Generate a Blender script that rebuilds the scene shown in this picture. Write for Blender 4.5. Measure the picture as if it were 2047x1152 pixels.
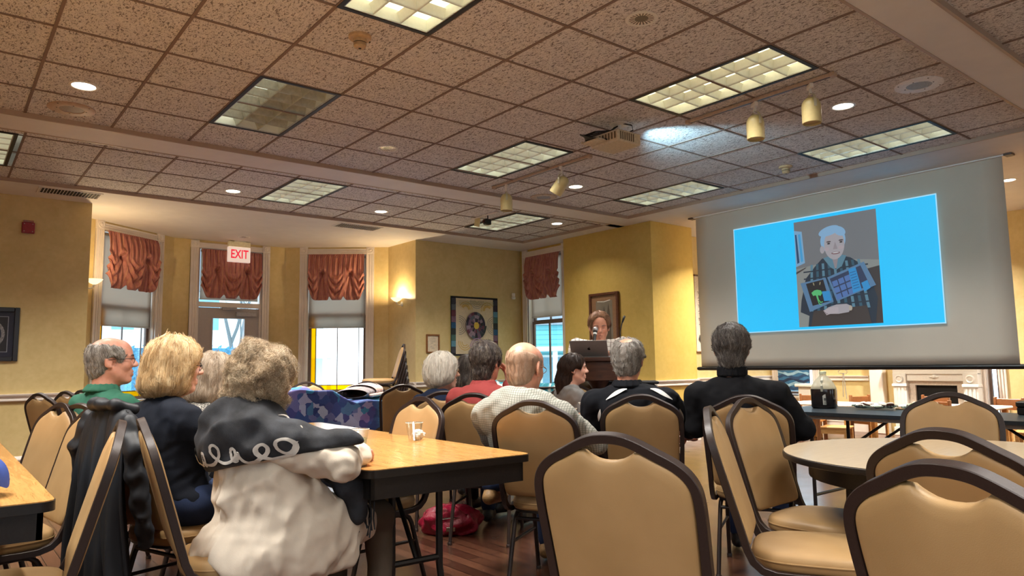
import bpy, math, random
import numpy as np
from mathutils import Vector, Matrix, Euler
try:
    import openvdb
except Exception:
    import pyopenvdb as openvdb
random.seed(7)
for _o in list(bpy.data.objects): bpy.data.objects.remove(_o)
SC = bpy.context.scene
COL = SC.collection
PI = math.pi
def R(d): return d*PI/180
H = 1.12                       # eye height of the camera
TZ, PZ = 3.163, 3.128          # ceiling tiles, plaster border
# ------------------------------------------------------------------ camera
YAW, PIT, ROL, FPX = R(51.304), R(6.09), R(-0.814), 1442.44
_f = Vector((math.cos(YAW)*math.cos(PIT), math.sin(YAW)*math.cos(PIT), math.sin(PIT)))
_r = Vector((math.sin(YAW), -math.cos(YAW), 0)); _u = _r.cross(_f)
_R = _r*math.cos(ROL)+_u*math.sin(ROL); _U = _u*math.cos(ROL)-_r*math.sin(ROL)
cam = bpy.data.cameras.new('camera'); camo = bpy.data.objects.new('camera', cam); COL.objects.link(camo)
camo.matrix_world = Matrix(((_R.x,_U.x,-_f.x,0),(_R.y,_U.y,-_f.y,0),(_R.z,_U.z,-_f.z,H),(0,0,0,1)))
cam.sensor_fit = 'HORIZONTAL'; cam.sensor_width = 36; cam.lens = 36*FPX/2047; cam.clip_start = .05; cam.clip_end = 200
SC.camera = camo
# ------------------------------------------------------------------ colour management, world
SC.view_settings.view_transform = 'Standard'
try: SC.view_settings.look = 'None'
except Exception: pass
SC.view_settings.gamma = 1; SC.view_settings.use_curve_mapping = False
SC.view_settings.exposure = 0.36
SC.cycles.max_bounces = 9; SC.cycles.diffuse_bounces = 5; SC.cycles.glossy_bounces = 4
SC.cycles.transmission_bounces = 6; SC.cycles.transparent_max_bounces = 12
SC.cycles.sample_clamp_indirect = 4.0; SC.cycles.caustics_reflective = False; SC.cycles.caustics_refractive = False
W = bpy.data.worlds.new('sky'); SC.world = W; W.use_nodes = True
_n = W.node_tree.nodes; _bg = _n['Background']
_tc = _n.new('ShaderNodeTexCoord'); _sp = _n.new('ShaderNodeSeparateXYZ'); _rp = _n.new('ShaderNodeValToRGB')
W.node_tree.links.new(_tc.outputs['Generated'], _sp.inputs[0]); W.node_tree.links.new(_sp.outputs['Z'], _rp.inputs[0])
_rp.color_ramp.elements[0].position = 0.0; _rp.color_ramp.elements[0].color = (.86,.95,1,1)
_rp.color_ramp.elements[1].position = .6; _rp.color_ramp.elements[1].color = (.62,.82,1,1)
W.node_tree.links.new(_rp.outputs[0], _bg.inputs[0]); _bg.inputs[1].default_value = 3.0
TROFFER_W, DOWN_W, SCONCE_W = 44.0, 17.0, 24.0     # lamp powers
# ------------------------------------------------------------------ helpers: colour, nodes
def lin(c): return c/12.92 if c <= .04045 else ((c+.055)/1.055)**2.4
def S(r, g, b): return (lin(r/255), lin(g/255), lin(b/255))
MATS = {}
class NT:
    def __init__(s, name):
        s.m = bpy.data.materials.new(name); s.m.use_nodes = True; s.t = s.m.node_tree; s.b = s.t.nodes['Principled BSDF']
        s.out = s.t.nodes['Material Output']
    def n(s, typ, **k):
        q = s.t.nodes.new('ShaderNode'+typ)
        for a, v in k.items(): setattr(q, a, v)
        return q
    def l(s, a, b): s.t.links.new(a, b)
    def coord(s, scale=(1,1,1), rot=(0,0,0), kind='Object'):
        c = s.n('TexCoord'); m = s.n('Mapping'); s.l(c.outputs[kind], m.inputs[0])
        m.inputs['Scale'].default_value = scale; m.inputs['Rotation'].default_value = rot
        return m.outputs[0]
    def noise(s, vec, scale, detail=3, rough=.55, dist=0):
        q = s.n('TexNoise'); q.inputs['Scale'].default_value = scale; q.inputs['Detail'].default_value = detail
        q.inputs['Roughness'].default_value = rough; q.inputs['Distortion'].default_value = dist
        s.l(vec, q.inputs['Vector']); return q.outputs['Fac']
    def ramp(s, fac, *stops):
        q = s.n('ValToRGB'); e = q.color_ramp.elements
        while len(e) < len(stops): e.new(.5)
        for i, (p, c) in enumerate(stops): e[i].position = p; e[i].color = (*c, 1) if len(c) == 3 else c
        s.l(fac, q.inputs[0]); return q.outputs[0]
    def mix(s, fac, a, b, mode='MIX'):
        q = s.n('MixRGB', blend_type=mode)
        for i, v in enumerate((fac, a, b)):
            if hasattr(v, 'links'): s.l(v, q.inputs[i])
            elif i == 0: q.inputs[0].default_value = v
            else: q.inputs[i].default_value = (*v, 1)
        return q.outputs[0]
    def math(s, op, a, b=0.0):
        q = s.n('Math', operation=op)
        for i, v in enumerate((a, b)):
            if hasattr(v, 'links'): s.l(v, q.inputs[i])
            else: q.inputs[i].default_value = v
        return q.outputs[0]
    def bump(s, fac, strength=.2, dist=.01):
        q = s.n('Bump'); q.inputs['Strength'].default_value = strength; q.inputs['Distance'].default_value = dist
        s.l(fac, q.inputs['Height']); s.l(q.outputs[0], s.b.inputs['Normal'])
    def base(s, v):
        if hasattr(v, 'links'): s.l(v, s.b.inputs['Base Color'])
        else: s.b.inputs['Base Color'].default_value = (*v, 1)
    def done(s, rough=.5, metal=0, spec=None):
        s.b.inputs['Roughness'].default_value = rough; s.b.inputs['Metallic'].default_value = metal
        if spec is not None: s.b.inputs['Specular IOR Level'].default_value = spec
        MATS[s.m.name] = s.m; return s.m
def mat(name, col, rough=.55, metal=0, var=.12, scale=40, bump=0, bscale=None, spec=None, stretch=(1,1,1), bdist=.004):
    """plain surface: base colour with a little procedural mottling and relief"""
    if name in MATS: return MATS[name]
    t = NT(name); v = t.coord(stretch)
    f = t.noise(v, scale)
    lo = tuple(c*(1-var) for c in col); hi = tuple(min(1, c*(1+var)) for c in col)
    t.base(t.ramp(f, (.3, lo), (.7, hi)))
    if bump: t.bump(t.noise(v, bscale or scale*3, 4), bump, bdist)
    return t.done(rough, metal, spec)
def emit(name, col, strength, base=(.8,.8,.8)):
    t = NT(name); t.base(base); t.b.inputs['Emission Color'].default_value = (*col, 1); t.b.inputs['Emission Strength'].default_value = strength
    return t.done(.5)
def glass(name, col=(1,1,1), alpha=.12, rough=.02):
    """thin pane: mostly clear with a mirror-like sheen"""
    t = NT(name); nt = t.t
    tr = t.n('BsdfTransparent'); tr.inputs[0].default_value = (*col, 1)
    gl = t.n('BsdfGlossy'); gl.inputs['Roughness'].default_value = rough
    fr = t.n('LayerWeight'); fr.inputs[0].default_value = .25; mx = t.n('MixShader')
    t.l(t.math('ADD', t.math('MULTIPLY', fr.outputs['Facing'], .38), alpha*.12), mx.inputs[0]); t.l(tr.outputs[0], mx.inputs[1]); t.l(gl.outputs[0], mx.inputs[2])
    t.l(mx.outputs[0], t.out.inputs[0]); MATS[name] = t.m; return t.m
def milky(name, col, op=.5, rough=.3):
    """cloudy plastic or thin cloth: part see-through, part light-passing"""
    t = NT(name); tr = t.n('BsdfTransparent'); tr.inputs[0].default_value = (1,1,1,1); tl = t.n('BsdfTranslucent'); tl.inputs[0].default_value = (*col,1); t.base(col); t.b.inputs['Roughness'].default_value = rough
    m1 = t.n('MixShader'); m1.inputs[0].default_value = .7; t.l(t.b.outputs[0], m1.inputs[1]); t.l(tl.outputs[0], m1.inputs[2])
    m2 = t.n('MixShader'); m2.inputs[0].default_value = op; t.l(tr.outputs[0], m2.inputs[1]); t.l(m1.outputs[0], m2.inputs[2]); t.l(m2.outputs[0], t.out.inputs[0]); MATS[name] = t.m; return t.m
# ------------------------------------------------------------------ helpers: meshes
class MB:
    def __init__(s): s.v = []; s.f = []; s.mi = []; s.cur = 0
    def add(s, vs, fs):
        o = len(s.v); s.v += [tuple(v) for v in vs]; s.f += [tuple(i+o for i in f) for f in fs]; s.mi += [s.cur]*len(fs); return s
    def box(s, x0, x1, y0, y1, z0, z1, M=None):
        vs = [Vector((x, y, z)) for x in (x0, x1) for y in (y0, y1) for z in (z0, z1)]
        if M is not None: vs = [M @ v for v in vs]
        return s.add(vs, [(0,1,3,2),(4,6,7,5),(0,4,5,1),(2,3,7,6),(0,2,6,4),(1,5,7,3)])
    def rbox(s, x0, x1, y0, y1, z0, z1, b=.005, M=None):
        """box with chamfered edges"""
        xs, ys, zs = (x0, x1), (y0, y1), (z0, z1); vs = []; idx = {}
        for i in (0,1):
            for j in (0,1):
                for k in (0,1):
                    sx, sy, sz = (1 if i == 0 else -1), (1 if j == 0 else -1), (1 if k == 0 else -1)
                    for a, d in enumerate(((0,sy*b,sz*b),(sx*b,0,sz*b),(sx*b,sy*b,0))):
                        idx[i,j,k,a] = len(vs); vs.append(Vector((xs[i]+d[0], ys[j]+d[1], zs[k]+d[2])))
        fs = []
        for i in (0,1): q = [idx[i,j,k,0] for j, k in ((0,0),(1,0),(1,1),(0,1))]; fs.append(q if i else q[::-1])
        for j in (0,1): q = [idx[i,j,k,1] for i, k in ((0,0),(0,1),(1,1),(1,0))]; fs.append(q if j else q[::-1])
        for k in (0,1): q = [idx[i,j,k,2] for i, j in ((0,0),(1,0),(1,1),(0,1))]; fs.append(q if k else q[::-1])
        for j in (0,1):
            for k in (0,1): q = [idx[0,j,k,1], idx[1,j,k,1], idx[1,j,k,2], idx[0,j,k,2]]; fs.append(q if j == k else q[::-1])
        for i in (0,1):
            for k in (0,1): q = [idx[i,0,k,0], idx[i,1,k,0], idx[i,1,k,2], idx[i,0,k,2]]; fs.append(q if i != k else q[::-1])
        for i in (0,1):
            for j in (0,1): q = [idx[i,j,0,0], idx[i,j,1,0], idx[i,j,1,1], idx[i,j,0,1]]; fs.append(q if i == j else q[::-1])
        for i in (0,1):
            for j in (0,1):
                for k in (0,1): q = [idx[i,j,k,a] for a in (0,1,2)]; fs.append(q if (i+j+k) % 2 else q[::-1])
        if M is not None: vs = [M @ v for v in vs]
        return s.add(vs, fs)
    def sweep(s, path, prof, up=(0,0,1), closed=False, cap=True):
        """sweep a closed 2D profile (a along side, b along up) along a path; up may be a list"""
        P = [Vector(p) for p in path]; n = len(P); m = len(prof); vs = []
        for i in range(n):
            a = P[(i-1) % n] if closed or i > 0 else P[i]; b = P[(i+1) % n] if closed or i < n-1 else P[i]
            t = (b-a).normalized(); u = Vector(up[i]) if isinstance(up, list) else Vector(up)
            if abs(t.dot(u.normalized())) > .98: u = Vector((1,0,0)) if abs(t.x) < .9 else Vector((0,1,0))
            sd = t.cross(u).normalized(); u2 = sd.cross(t)
            vs += [P[i]+sd*p[0]+u2*p[1] for p in prof]
        fs = []
        for i in range(n if closed else n-1):
            j = (i+1) % n
            fs += [(i*m+k, i*m+(k+1) % m, j*m+(k+1) % m, j*m+k) for k in range(m)]
        if cap and not closed: fs += [tuple(range(m))[::-1], tuple((n-1)*m+k for k in range(m))]
        return s.add(vs, fs)
    def tube(s, path, r, n=8, up=(0,0,1), closed=False):
        rr = r if isinstance(r, (list, tuple)) else None
        if rr is None: return s.sweep(path, [(r*math.cos(2*PI*k/n), r*math.sin(2*PI*k/n)) for k in range(n)], up, closed)
        o = len(s.v); s.sweep(path, [(math.cos(2*PI*k/n), math.sin(2*PI*k/n)) for k in range(n)], up, closed)
        for i, p in enumerate(path):
            for k in range(n):
                v = Vector(s.v[o+i*n+k]); s.v[o+i*n+k] = tuple(Vector(p)+(v-Vector(p))*rr[i])
        return s
    def lathe(s, prof, n=24, c=(0,0,0), M=None, cap=True):
        """prof: (radius, z) pairs bottom to top"""
        m = len(prof); vs = []
        for k in range(n):
            a = 2*PI*k/n
            for r, z in prof: vs.append(Vector((r*math.cos(a), r*math.sin(a), z)))
        if M is not None: vs = [M @ v for v in vs]
        vs = [v+Vector(c) for v in vs]; fs = []
        for k in range(n):
            q = (k+1) % n
            fs += [(k*m+i, q*m+i, q*m+i+1, k*m+i+1) for i in range(m-1)]
        if cap:
            if prof[0][0] > 1e-5: fs.append(tuple(k*m for k in range(n))[::-1])
            if prof[-1][0] > 1e-5: fs.append(tuple(k*m+m-1 for k in range(n)))
        return s.add(vs, fs)
    def ell(s, c, r, n=16, m=10, M=None):
        prof = [(max(1e-6, math.sin(PI*i/m)), -math.cos(PI*i/m)) for i in range(m+1)]
        A = Matrix.Translation(c) @ (M if M is not None else Matrix.Identity(4)) @ Matrix.Diagonal((*r, 1))
        return s.lathe(prof, n, M=A, cap=False)
    def prism(s, pts, z0, z1, M=None):
        n = len(pts); vs = [Vector((x, y, z0)) for x, y in pts]+[Vector((x, y, z1)) for x, y in pts]
        if M is not None: vs = [M @ v for v in vs]
        return s.add(vs, [tuple(range(n))[::-1], tuple(range(n, 2*n))]+[(i, (i+1) % n, n+(i+1) % n, n+i) for i in range(n)])
    def rings(s, rings, cap0=True, cap1=True):
        m = len(rings[0]); vs = [p for r in rings for p in r]; fs = []
        for i in range(len(rings)-1):
            fs += [(i*m+k, i*m+(k+1) % m, (i+1)*m+(k+1) % m, (i+1)*m+k) for k in range(m)]
        if cap0: fs.append(tuple(range(m))[::-1])
        if cap1: fs.append(tuple((len(rings)-1)*m+k for k in range(m)))
        return s.add(vs, fs)
    def grid(s, fn, nu, nv, closed_u=False):
        vs = [fn(i/nu, j/nv) for j in range(nv+1) for i in range(nu+1)]
        return s.add(vs, [(j*(nu+1)+i, j*(nu+1)+i+1, (j+1)*(nu+1)+i+1, (j+1)*(nu+1)+i) for j in range(nv) for i in range(nu)])
    def mesh(s, name, mats, smooth=False):
        me = bpy.data.meshes.new(name); me.from_pydata(s.v, [], s.f)
        for m in (mats if isinstance(mats, (list, tuple)) else [mats]): me.materials.append(m)
        if any(s.mi): me.polygons.foreach_set('material_index', s.mi)
        if smooth is True: me.polygons.foreach_set('use_smooth', [True]*len(me.polygons))
        elif smooth:
            me.polygons.foreach_set('use_smooth', [True]*len(me.polygons))
            try: me.set_sharp_from_angle(angle=R(smooth))
            except Exception: pass
        me.update(); return me
def obj(name, mb, mats, parent=None, smooth=35, loc=None, rot=None):
    me = mb.mesh(name, mats, smooth) if isinstance(mb, MB) else mb
    o = bpy.data.objects.new(name, me); COL.objects.link(o)
    if parent is not None: o.parent = parent
    if loc is not None: o.location = loc
    if rot is not None: o.rotation_euler = rot
    return o
def tag(o, label=None, cat=None, group=None, kind=None):
    for k, v in (('label', label), ('category', cat), ('group', group), ('kind', kind)):
        if v: o[k] = v
    return o
def thing(name, label, cat, loc=(0,0,0), rz=0, group=None):
    o = bpy.data.objects.new(name, None); COL.objects.link(o); o.empty_display_size = .1
    o.location = loc; o.rotation_euler = (0, 0, rz); return tag(o, label, cat, group)
def struct(name, mb, mats, parent=None, smooth=35):
    return tag(obj(name, mb, mats, parent, smooth), kind='structure')
def sroot(name, loc=(0,0,0), rz=0):
    o = bpy.data.objects.new(name, None); COL.objects.link(o); o.location = loc; o.rotation_euler = (0,0,rz); o['kind'] = 'structure'; return o
def dup(root, loc, rz, label, group=None, cat=None):
    r = root.copy(); COL.objects.link(r); r.location = loc; r.rotation_euler = (0, 0, rz); tag(r, label, cat, group)
    for ch in list(root.children):
        c = ch.copy(); COL.objects.link(c); c.parent = r
        for g in list(ch.children):
            d = g.copy(); COL.objects.link(d); d.parent = c
    return r
def lamp(name, typ, loc, power, col=(1,1,1), parent=None, rot=(0,0,0), **k):
    L = bpy.data.lights.new(name, typ); L.energy = power; L.color = col
    for a, v in k.items(): setattr(L, a, v)
    o = bpy.data.objects.new(name, L); COL.objects.link(o); o.location = loc; o.rotation_euler = rot
    if parent is not None: o.parent = parent
    return o
class Draw:
    """flat picture built of thin layers: local x right, y up, layers rise along z"""
    def __init__(s): s.mb = MB(); s.z = 0; s.mats = []
    def m(s, mt):
        if mt not in s.mats: s.mats.append(mt)
        s.mb.cur = s.mats.index(mt); s.z += .0006; return s
    def poly(s, pts, mt): s.m(mt); s.mb.add([(x, y, s.z) for x, y in pts], [tuple(range(len(pts)))]); return s
    def rect(s, x0, y0, x1, y1, mt): return s.poly([(x0,y0),(x1,y0),(x1,y1),(x0,y1)], mt)
    def ell(s, cx, cy, rx, ry, mt, n=28, a0=0, a1=360, rot=0):
        pts = []
        for k in range(n+(a1-a0 < 360)):
            a = R(a0+(a1-a0)*k/n); x, y = rx*math.cos(a), ry*math.sin(a); c, d = math.cos(R(rot)), math.sin(R(rot))
            pts.append((cx+x*c-y*d, cy+x*d+y*c))
        return s.poly(pts, mt)
    def ring(s, cx, cy, r0, r1, mt, a0=0, a1=360, n=24, sy=1):
        s.m(mt); vs = []
        for k in range(n+1):
            a = R(a0+(a1-a0)*k/n); vs += [(cx+r0*math.cos(a), cy+sy*r0*math.sin(a), s.z), (cx+r1*math.cos(a), cy+sy*r1*math.sin(a), s.z)]
        s.mb.add(vs, [(2*k, 2*k+1, 2*k+3, 2*k+2) for k in range(n)]); return s
    def line(s, pts, w, mt):
        s.m(mt); vs = []; n = len(pts)
        for i, p in enumerate(pts):
            a = Vector(pts[max(0, i-1)]); b = Vector(pts[min(n-1, i+1)]); t = (b-a).normalized(); q = Vector((-t.y, t.x))*w/2
            vs += [(p[0]+q.x, p[1]+q.y, s.z), (p[0]-q.x, p[1]-q.y, s.z)]
        s.mb.add(vs, [(2*i, 2*i+1, 2*i+3, 2*i+2) for i in range(n-1)]); return s
    def build(s, name, parent, M=None):
        if M is not None: s.mb.v = [tuple(M @ Vector(v)) for v in s.mb.v]
        return obj(name, s.mb, s.mats, parent, False)
def wallM(px, py, z, ang):
    """matrix: local x along ang on the wall, y up, z out of the wall to the viewer's side (right-hand rule)"""
    c, s_ = math.cos(ang), math.sin(ang)
    return Matrix(((c, 0, s_, px), (s_, 0, -c, py), (0, 1, 0, z), (0, 0, 0, 1)))
def text_mesh(txt, size, name='t'):
    cu = bpy.data.curves.new(name, 'FONT'); cu.body = txt; cu.size = size; cu.align_x = 'CENTER'; cu.align_y = 'CENTER'; cu.extrude = .001
    cu.offset = size*.018
    o = bpy.data.objects.new(name, cu); COL.objects.link(o); bpy.context.view_layer.update()
    dg = bpy.context.evaluated_depsgraph_get(); me = bpy.data.meshes.new_from_object(o.evaluated_get(dg))
    bpy.data.objects.remove(o); return me
# ================================================================== materials of the room
def wall_mat(name, a, b):
    t = NT(name); v = t.coord(); f = t.noise(v, 2.2, 6, .62, .6); g = t.noise(v, 16, 4)
    t.base(t.mix(.3, t.ramp(f, (.3, a), (.72, b)), t.ramp(g, (.35, a), (.7, b)))); t.bump(t.noise(v, 60), .06, .003); return t.done(.42, 0, .35)
M_wall = wall_mat('yellow_paint', S(206,182,124), S(227,205,150))
M_wall2 = wall_mat('golden_paint', S(192,161,80), S(212,182,102))
M_trim = mat('white_trim', S(236,226,216), .4, var=.04, scale=8)
M_plaster = mat('ceiling_plaster', S(234,228,222), .7, var=.03, scale=5, bump=.03)
M_bar = mat('tee_bar', S(140,122,112), .85, var=.03, spec=.1)
M_baredge = mat('ceiling_edge', S(178,154,134), .5, var=.03)
def tile_mat():
    t = NT('fissured_tile'); v = t.coord((1,1,1)); v2 = t.coord((1.0,.42,1))
    w = t.noise(v, 14, 4); f = t.noise(v2, 88, 2, .6, .9); f2 = t.noise(v, 150, 2)
    pit = t.ramp(f, (.38, (0,0,0)), (.45, (1,1,1))); pit2 = t.ramp(f2, (.36, (0,0,0)), (.42, (1,1,1)))
    base = t.ramp(w, (.3, S(226,222,220)), (.7, S(240,236,232)))
    c = t.mix(t.math('MULTIPLY', t.math('SUBTRACT', 1, pit), .75), base, S(84,70,64)); c = t.mix(t.math('MULTIPLY', t.math('SUBTRACT', 1, pit2), .5), c, S(110,88,76))
    t.base(c); t.bump(pit, .5, .006); return t.done(.9, 0, .1)
M_tile = tile_mat()
def floor_mat():
    t = NT('plank_floor'); v = t.coord((1,1,1), (0,0,R(90))); g = t.coord((14,.8,1))
    br = t.n('TexBrick'); t.l(v, br.inputs['Vector']); br.offset = .37; br.inputs['Scale'].default_value = 1
    for i, val in ((4,1.0),): pass
    br.inputs['Brick Width'].default_value = 1.5; br.inputs['Row Height'].default_value = .083; br.inputs['Mortar Size'].default_value = .0028
    br.inputs['Color1'].default_value = (*S(58,34,25),1); br.inputs['Color2'].default_value = (*S(98,64,47),1); br.inputs['Mortar'].default_value = (*S(18,10,8),1)
    gr = t.noise(g, 9, 6, .65, .5)
    t.base(t.mix(.75, br.outputs['Color'], t.ramp(gr, (.25, (.40,.36,.34)), (.75, (1.25,1.2,1.15))), 'MULTIPLY'))
    rr = t.noise(t.coord(), 5, 3); q = t.n('MapRange'); t.l(rr, q.inputs[0]); q.inputs[3].default_value = .16; q.inputs[4].default_value = .32
    t.l(q.outputs[0], t.b.inputs['Roughness']); t.bump(t.math('ADD', br.outputs['Fac'], t.math('MULTIPLY', gr, -.35)), -.12, .004)
    m = t.done(.22); return m
M_floor = floor_mat()
M_black = mat('black_metal', S(30,26,25), .35, .2, var=.2, scale=120)
M_frame = mat('dark_brown_steel', S(44,31,27), .42, .1, var=.1, scale=160, bump=.1, bscale=300)
M_white = mat('white_enamel', S(235,232,224), .4, var=.03)
M_chrome = mat('bright_metal', S(200,198,192), .15, 1, var=.03)
M_glass = glass('window_glass', (.97,.99,1))
def tint_glass():
    t = NT('yellow_art_glass'); t.base(S(255,196,8)); t.b.inputs['Emission Strength'].default_value = 0
    tr = t.n('BsdfTranslucent'); tr.inputs[0].default_value = (*S(255,205,20), 1); tp = t.n('BsdfTransparent'); tp.inputs[0].default_value = (1,.62,.02,1)
    mx = t.n('MixShader'); mx.inputs[0].default_value = .7; t.l(tr.outputs[0], mx.inputs[1]); t.l(tp.outputs[0], mx.inputs[2]); t.l(mx.outputs[0], t.out.inputs[0]); return t.done(.2)
M_yglass = tint_glass()
# ================================================================== room shell
XW, XE, YS, YN = -2.2, 11.46, -3.6, 9.82
XQ = 5.91                                        # return wall of the bay on the right
BAY = [(1.20,9.98),(1.20,10.80),(2.70,11.86),(4.62,11.86),(6.11,10.80),(6.11,9.98)]
fl = MB(); fl.box(XW-.2, XE+.2, YS-.2, 7.26, -.12, 0); fl.box(XW-.2, 8.23, 7.26, 9.98, -.12, 0); fl.prism(BAY, -.12, 0); struct('floor', fl, M_floor)
# recessed light openings: (x0, x1, y0, y1)
TROF = [(4.12,4.73,2.435,3.655),(1.68,2.29,4.875,6.095),(4.12,4.73,4.924,6.144),(6.56,7.17,4.924,6.144),(6.56,7.17,2.435,3.655),(1.68,2.29,2.435,3.655),(2.955,3.565,7.385,8.605),(6.04,6.65,7.425,8.645),(-.14,.47,7.36,8.58),
        (-.76,-.15,-.615,.605),(1.68,2.29,-.615,.605),(4.12,4.73,-.615,.605),(-.76,-.15,2.435,3.655),(-.76,-.15,4.924,6.144)]
HOLES = TROF
SECT = [(XW, 7.48, 1.83, 6.72, 2.900, 3.045), (XW, 7.56, 7.13, 9.12, 2.955, 7.385), (XW, 7.48, YS, 1.53, 2.900, 3.045)]
pl = MB()
zt = PZ+.30
for x0, x1, y0, y1 in ((XW-.2, 7.48, 1.53, 1.83), (XW-.2, 7.48, 6.72, 7.13), (7.48, XE+.2, YS-.2, 7.26), (7.56, 8.23, 7.13, 9.12), (XW-.2, 8.23, 9.12, 9.98)):
    pl.box(x0, x1, y0, y1, PZ, zt)
pl.prism(BAY, PZ, zt)
pl.box(XW-.2, XE+.2, YS-.2, 7.26, zt, zt+.05); pl.box(XW-.2, 8.23, 7.2, 9.98, zt, zt+.05)
struct('ceiling', pl, M_plaster)
for x0, x1, y0, y1, gx, gy in SECT:
    t = MB()
    xs = sorted({x0, x1} | {gx+.61*k for k in range(-12, 12) if x0 < gx+.61*k < x1}); ys = sorted({y0, y1} | {gy+.61*k for k in range(-12, 12) if y0 < gy+.61*k < y1} | {v for r in HOLES for v in r[2:] if y0 < v < y1})
    for i in range(len(xs)-1):
        for j in range(len(ys)-1):
            cx, cy = (xs[i]+xs[i+1])/2, (ys[j]+ys[j+1])/2
            if not any(r[0]-.06 < cx < r[1]+.06 and r[2] < cy < r[3] for r in HOLES): t.box(xs[i], xs[i+1], ys[j], ys[j+1], TZ, TZ+.02)
    struct('ceiling_tiles', t, M_tile)
    g = MB(); w = .0095
    k0 = math.ceil((x0-gx)/.61); k1 = math.floor((x1-gx)/.61)
    for k in range(k0, k1+1): g.box(gx+.61*k-w, gx+.61*k+w, y0, y1, TZ-.006, TZ+.001)
    k0 = math.ceil((y0-gy)/.61); k1 = math.floor((y1-gy)/.61)
    for k in range(k0, k1+1):
        if y0+.03 < gy+.61*k < y1-.03: g.box(x0, x1, gy+.61*k-w, gy+.61*k+w, TZ-.0055, TZ+.001)
    struct('ceiling_grid', g, M_bar)
    e = MB(); q = .018
    e.box(x0, x1, y1-q, y1+.001, PZ-.004, TZ); e.box(x0, x1, y0-.001, y0+q, PZ-.004, TZ); e.box(x1-q, x1+.001, y0, y1, PZ-.004, TZ)
    struct('ceiling_edge_trim', e, M_baredge)
def wall(name, p0, p1, z0, z1, ops=(), th=.14, m=None, side=1):
    """wall panel from p0 to p1; thickness grows to the left of p0->p1 (side=1); ops = (u0,u1,z0,z1)"""
    d = Vector((p1[0]-p0[0], p1[1]-p0[1])); L = d.length; a = math.atan2(d.y, d.x); mb = MB()
    T = Matrix.Translation((p0[0], p0[1], 0)) @ Matrix.Rotation(a, 4, 'Z'); y0, y1 = (0, th) if side > 0 else (-th, 0)
    u = 0
    for o in sorted(ops):
        if o[0] > u: mb.box(u, o[0], y0, y1, z0, z1, T)
        if o[2] > z0: mb.box(o[0], o[1], y0, y1, z0, o[2], T)
        if o[3] < z1: mb.box(o[0], o[1], y0, y1, o[3], z1, T)
        u = o[1]
    if u < L: mb.box(u, L, y0, y1, z0, z1, T)
    return struct(name, mb, m or M_wall, None, False)
CB = (4.53, 11.70); CA = (2.78, 11.70); RB = (5.91, 10.70); RA = (1.40, 10.70)
wall('wall_left', (XW, 9.82), (1.40, 9.82), 0, PZ)
wall('wall_bay_return_left', (1.40, 9.96), RA, 0, PZ, th=.2)
WZ0, WZ1 = .70, 3.02
fl_len = math.hypot(CA[0]-RA[0], CA[1]-RA[1])
wall('wall_bay_left', RA, CA, 0, PZ, [(fl_len/2-.49, fl_len/2+.49, WZ0, WZ1)])
wall('wall_bay_center', CA, CB, 0, PZ, [(.34, 1.37, 0, 3.03)])
wall('wall_bay_right', CB, RB, 0, PZ, [(fl_len/2-.49, fl_len/2+.49, WZ0, WZ1)])
wall('wall_bay_return_right', RB, (5.91, 9.96), 0, PZ, th=.2)
wall('wall_quilt', (5.91, 9.82), (8.21, 9.82), 0, PZ)
wall('wall_alcove', (8.07, 9.96), (8.07, 8.44), 0, PZ, [(.34, 1.24, .75, 3.02)], m=M_wall2)
wall('wall_lectern', (7.85, 8.46), (7.85, 6.64), 0, PZ, th=.32, m=M_wall2)
pb = MB(); pb.box(8.17, 8.78, 6.64, 8.46, 0, PZ); pb.box(8.05, 8.25, 8.44, 8.46, 0, PZ); struct('wall_pier', pb, M_wall2, None, False)
wall('wall_parlor_north', (8.78, 7.10), (XE, 7.10), 0, PZ)
wall('wall_parlor_east', (XE, 7.24), (XE, YS), 0, PZ, [(.30, .92, .55, 2.75), (3.45, 3.61, .3, 2.75)])
wall('wall_back', (XE, YS), (XW, YS), 0, PZ, [(4.0, 6.0, .8, 2.6), (9.0, 11.0, .8, 2.6)])
wall('wall_west', (XW, YS), (XW, 9.9), 0, PZ, [(3.0, 5.2, .8, 2.6)])
# chair rails, baseboards
def run(name, pts, prof, m=None):
    """moulding along wall corners; profile (out, z); room lies to the right of the walking direction"""
    mb = MB(); n = len(pts)
    for i in range(n-1):
        a, b = Vector((*pts[i], 0)), Vector((*pts[i+1], 0)); t = (b-a).normalized(); o = Vector((t.y, -t.x, 0))
        e0 = 0; vs = []
        for P in (a, b): vs += [P+o*p[0]+Vector((0,0,p[1])) for p in prof]
        k = len(prof); mb.add(vs, [(j, (j+1) % k, k+(j+1) % k, k+j) for j in range(k)]+[tuple(range(k))[::-1], tuple(range(k, 2*k))])
    return struct(name, mb, m or M_trim)
RAIL = [(0,.79),(.018,.79),(.03,.80),(.03,.815),(.018,.822),(.018,.845),(.04,.855),(.045,.872),(0,.876)]
BASE = [(0,0),(.022,0),(.022,.135),(.03,.145),(.028,.16),(.014,.175),(.008,.185),(0,.188)]
def off(p, q, e): return p
for nm, pts in (('left', [(XW,9.82),(1.40,9.82)]), ('quilt_wall', [(5.91,10.0),(5.91,9.82),(8.07,9.82)]), ('lectern_wall', [(7.85,8.46),(7.85,6.64),(8.78,6.64),(8.78,7.10),(XE,7.10)]), ('parlor', [(XE,6.18),(XE,5.4)]), ('parlor_right', [(XE,3.05),(XE,-3.6)])):
    run('trim_rail_'+nm, pts, RAIL); run('baseboard_'+nm, pts, BASE)
run('baseboard_bay', [(1.40,9.82),RA,CA,(3.08,11.7)], BASE); run('baseboard_bay_right', [(4.19,11.7),CB,RB,(5.91,9.82)], BASE)
run('baseboard_alcove', [(8.07,9.82),(8.07,8.46)], BASE)
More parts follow.
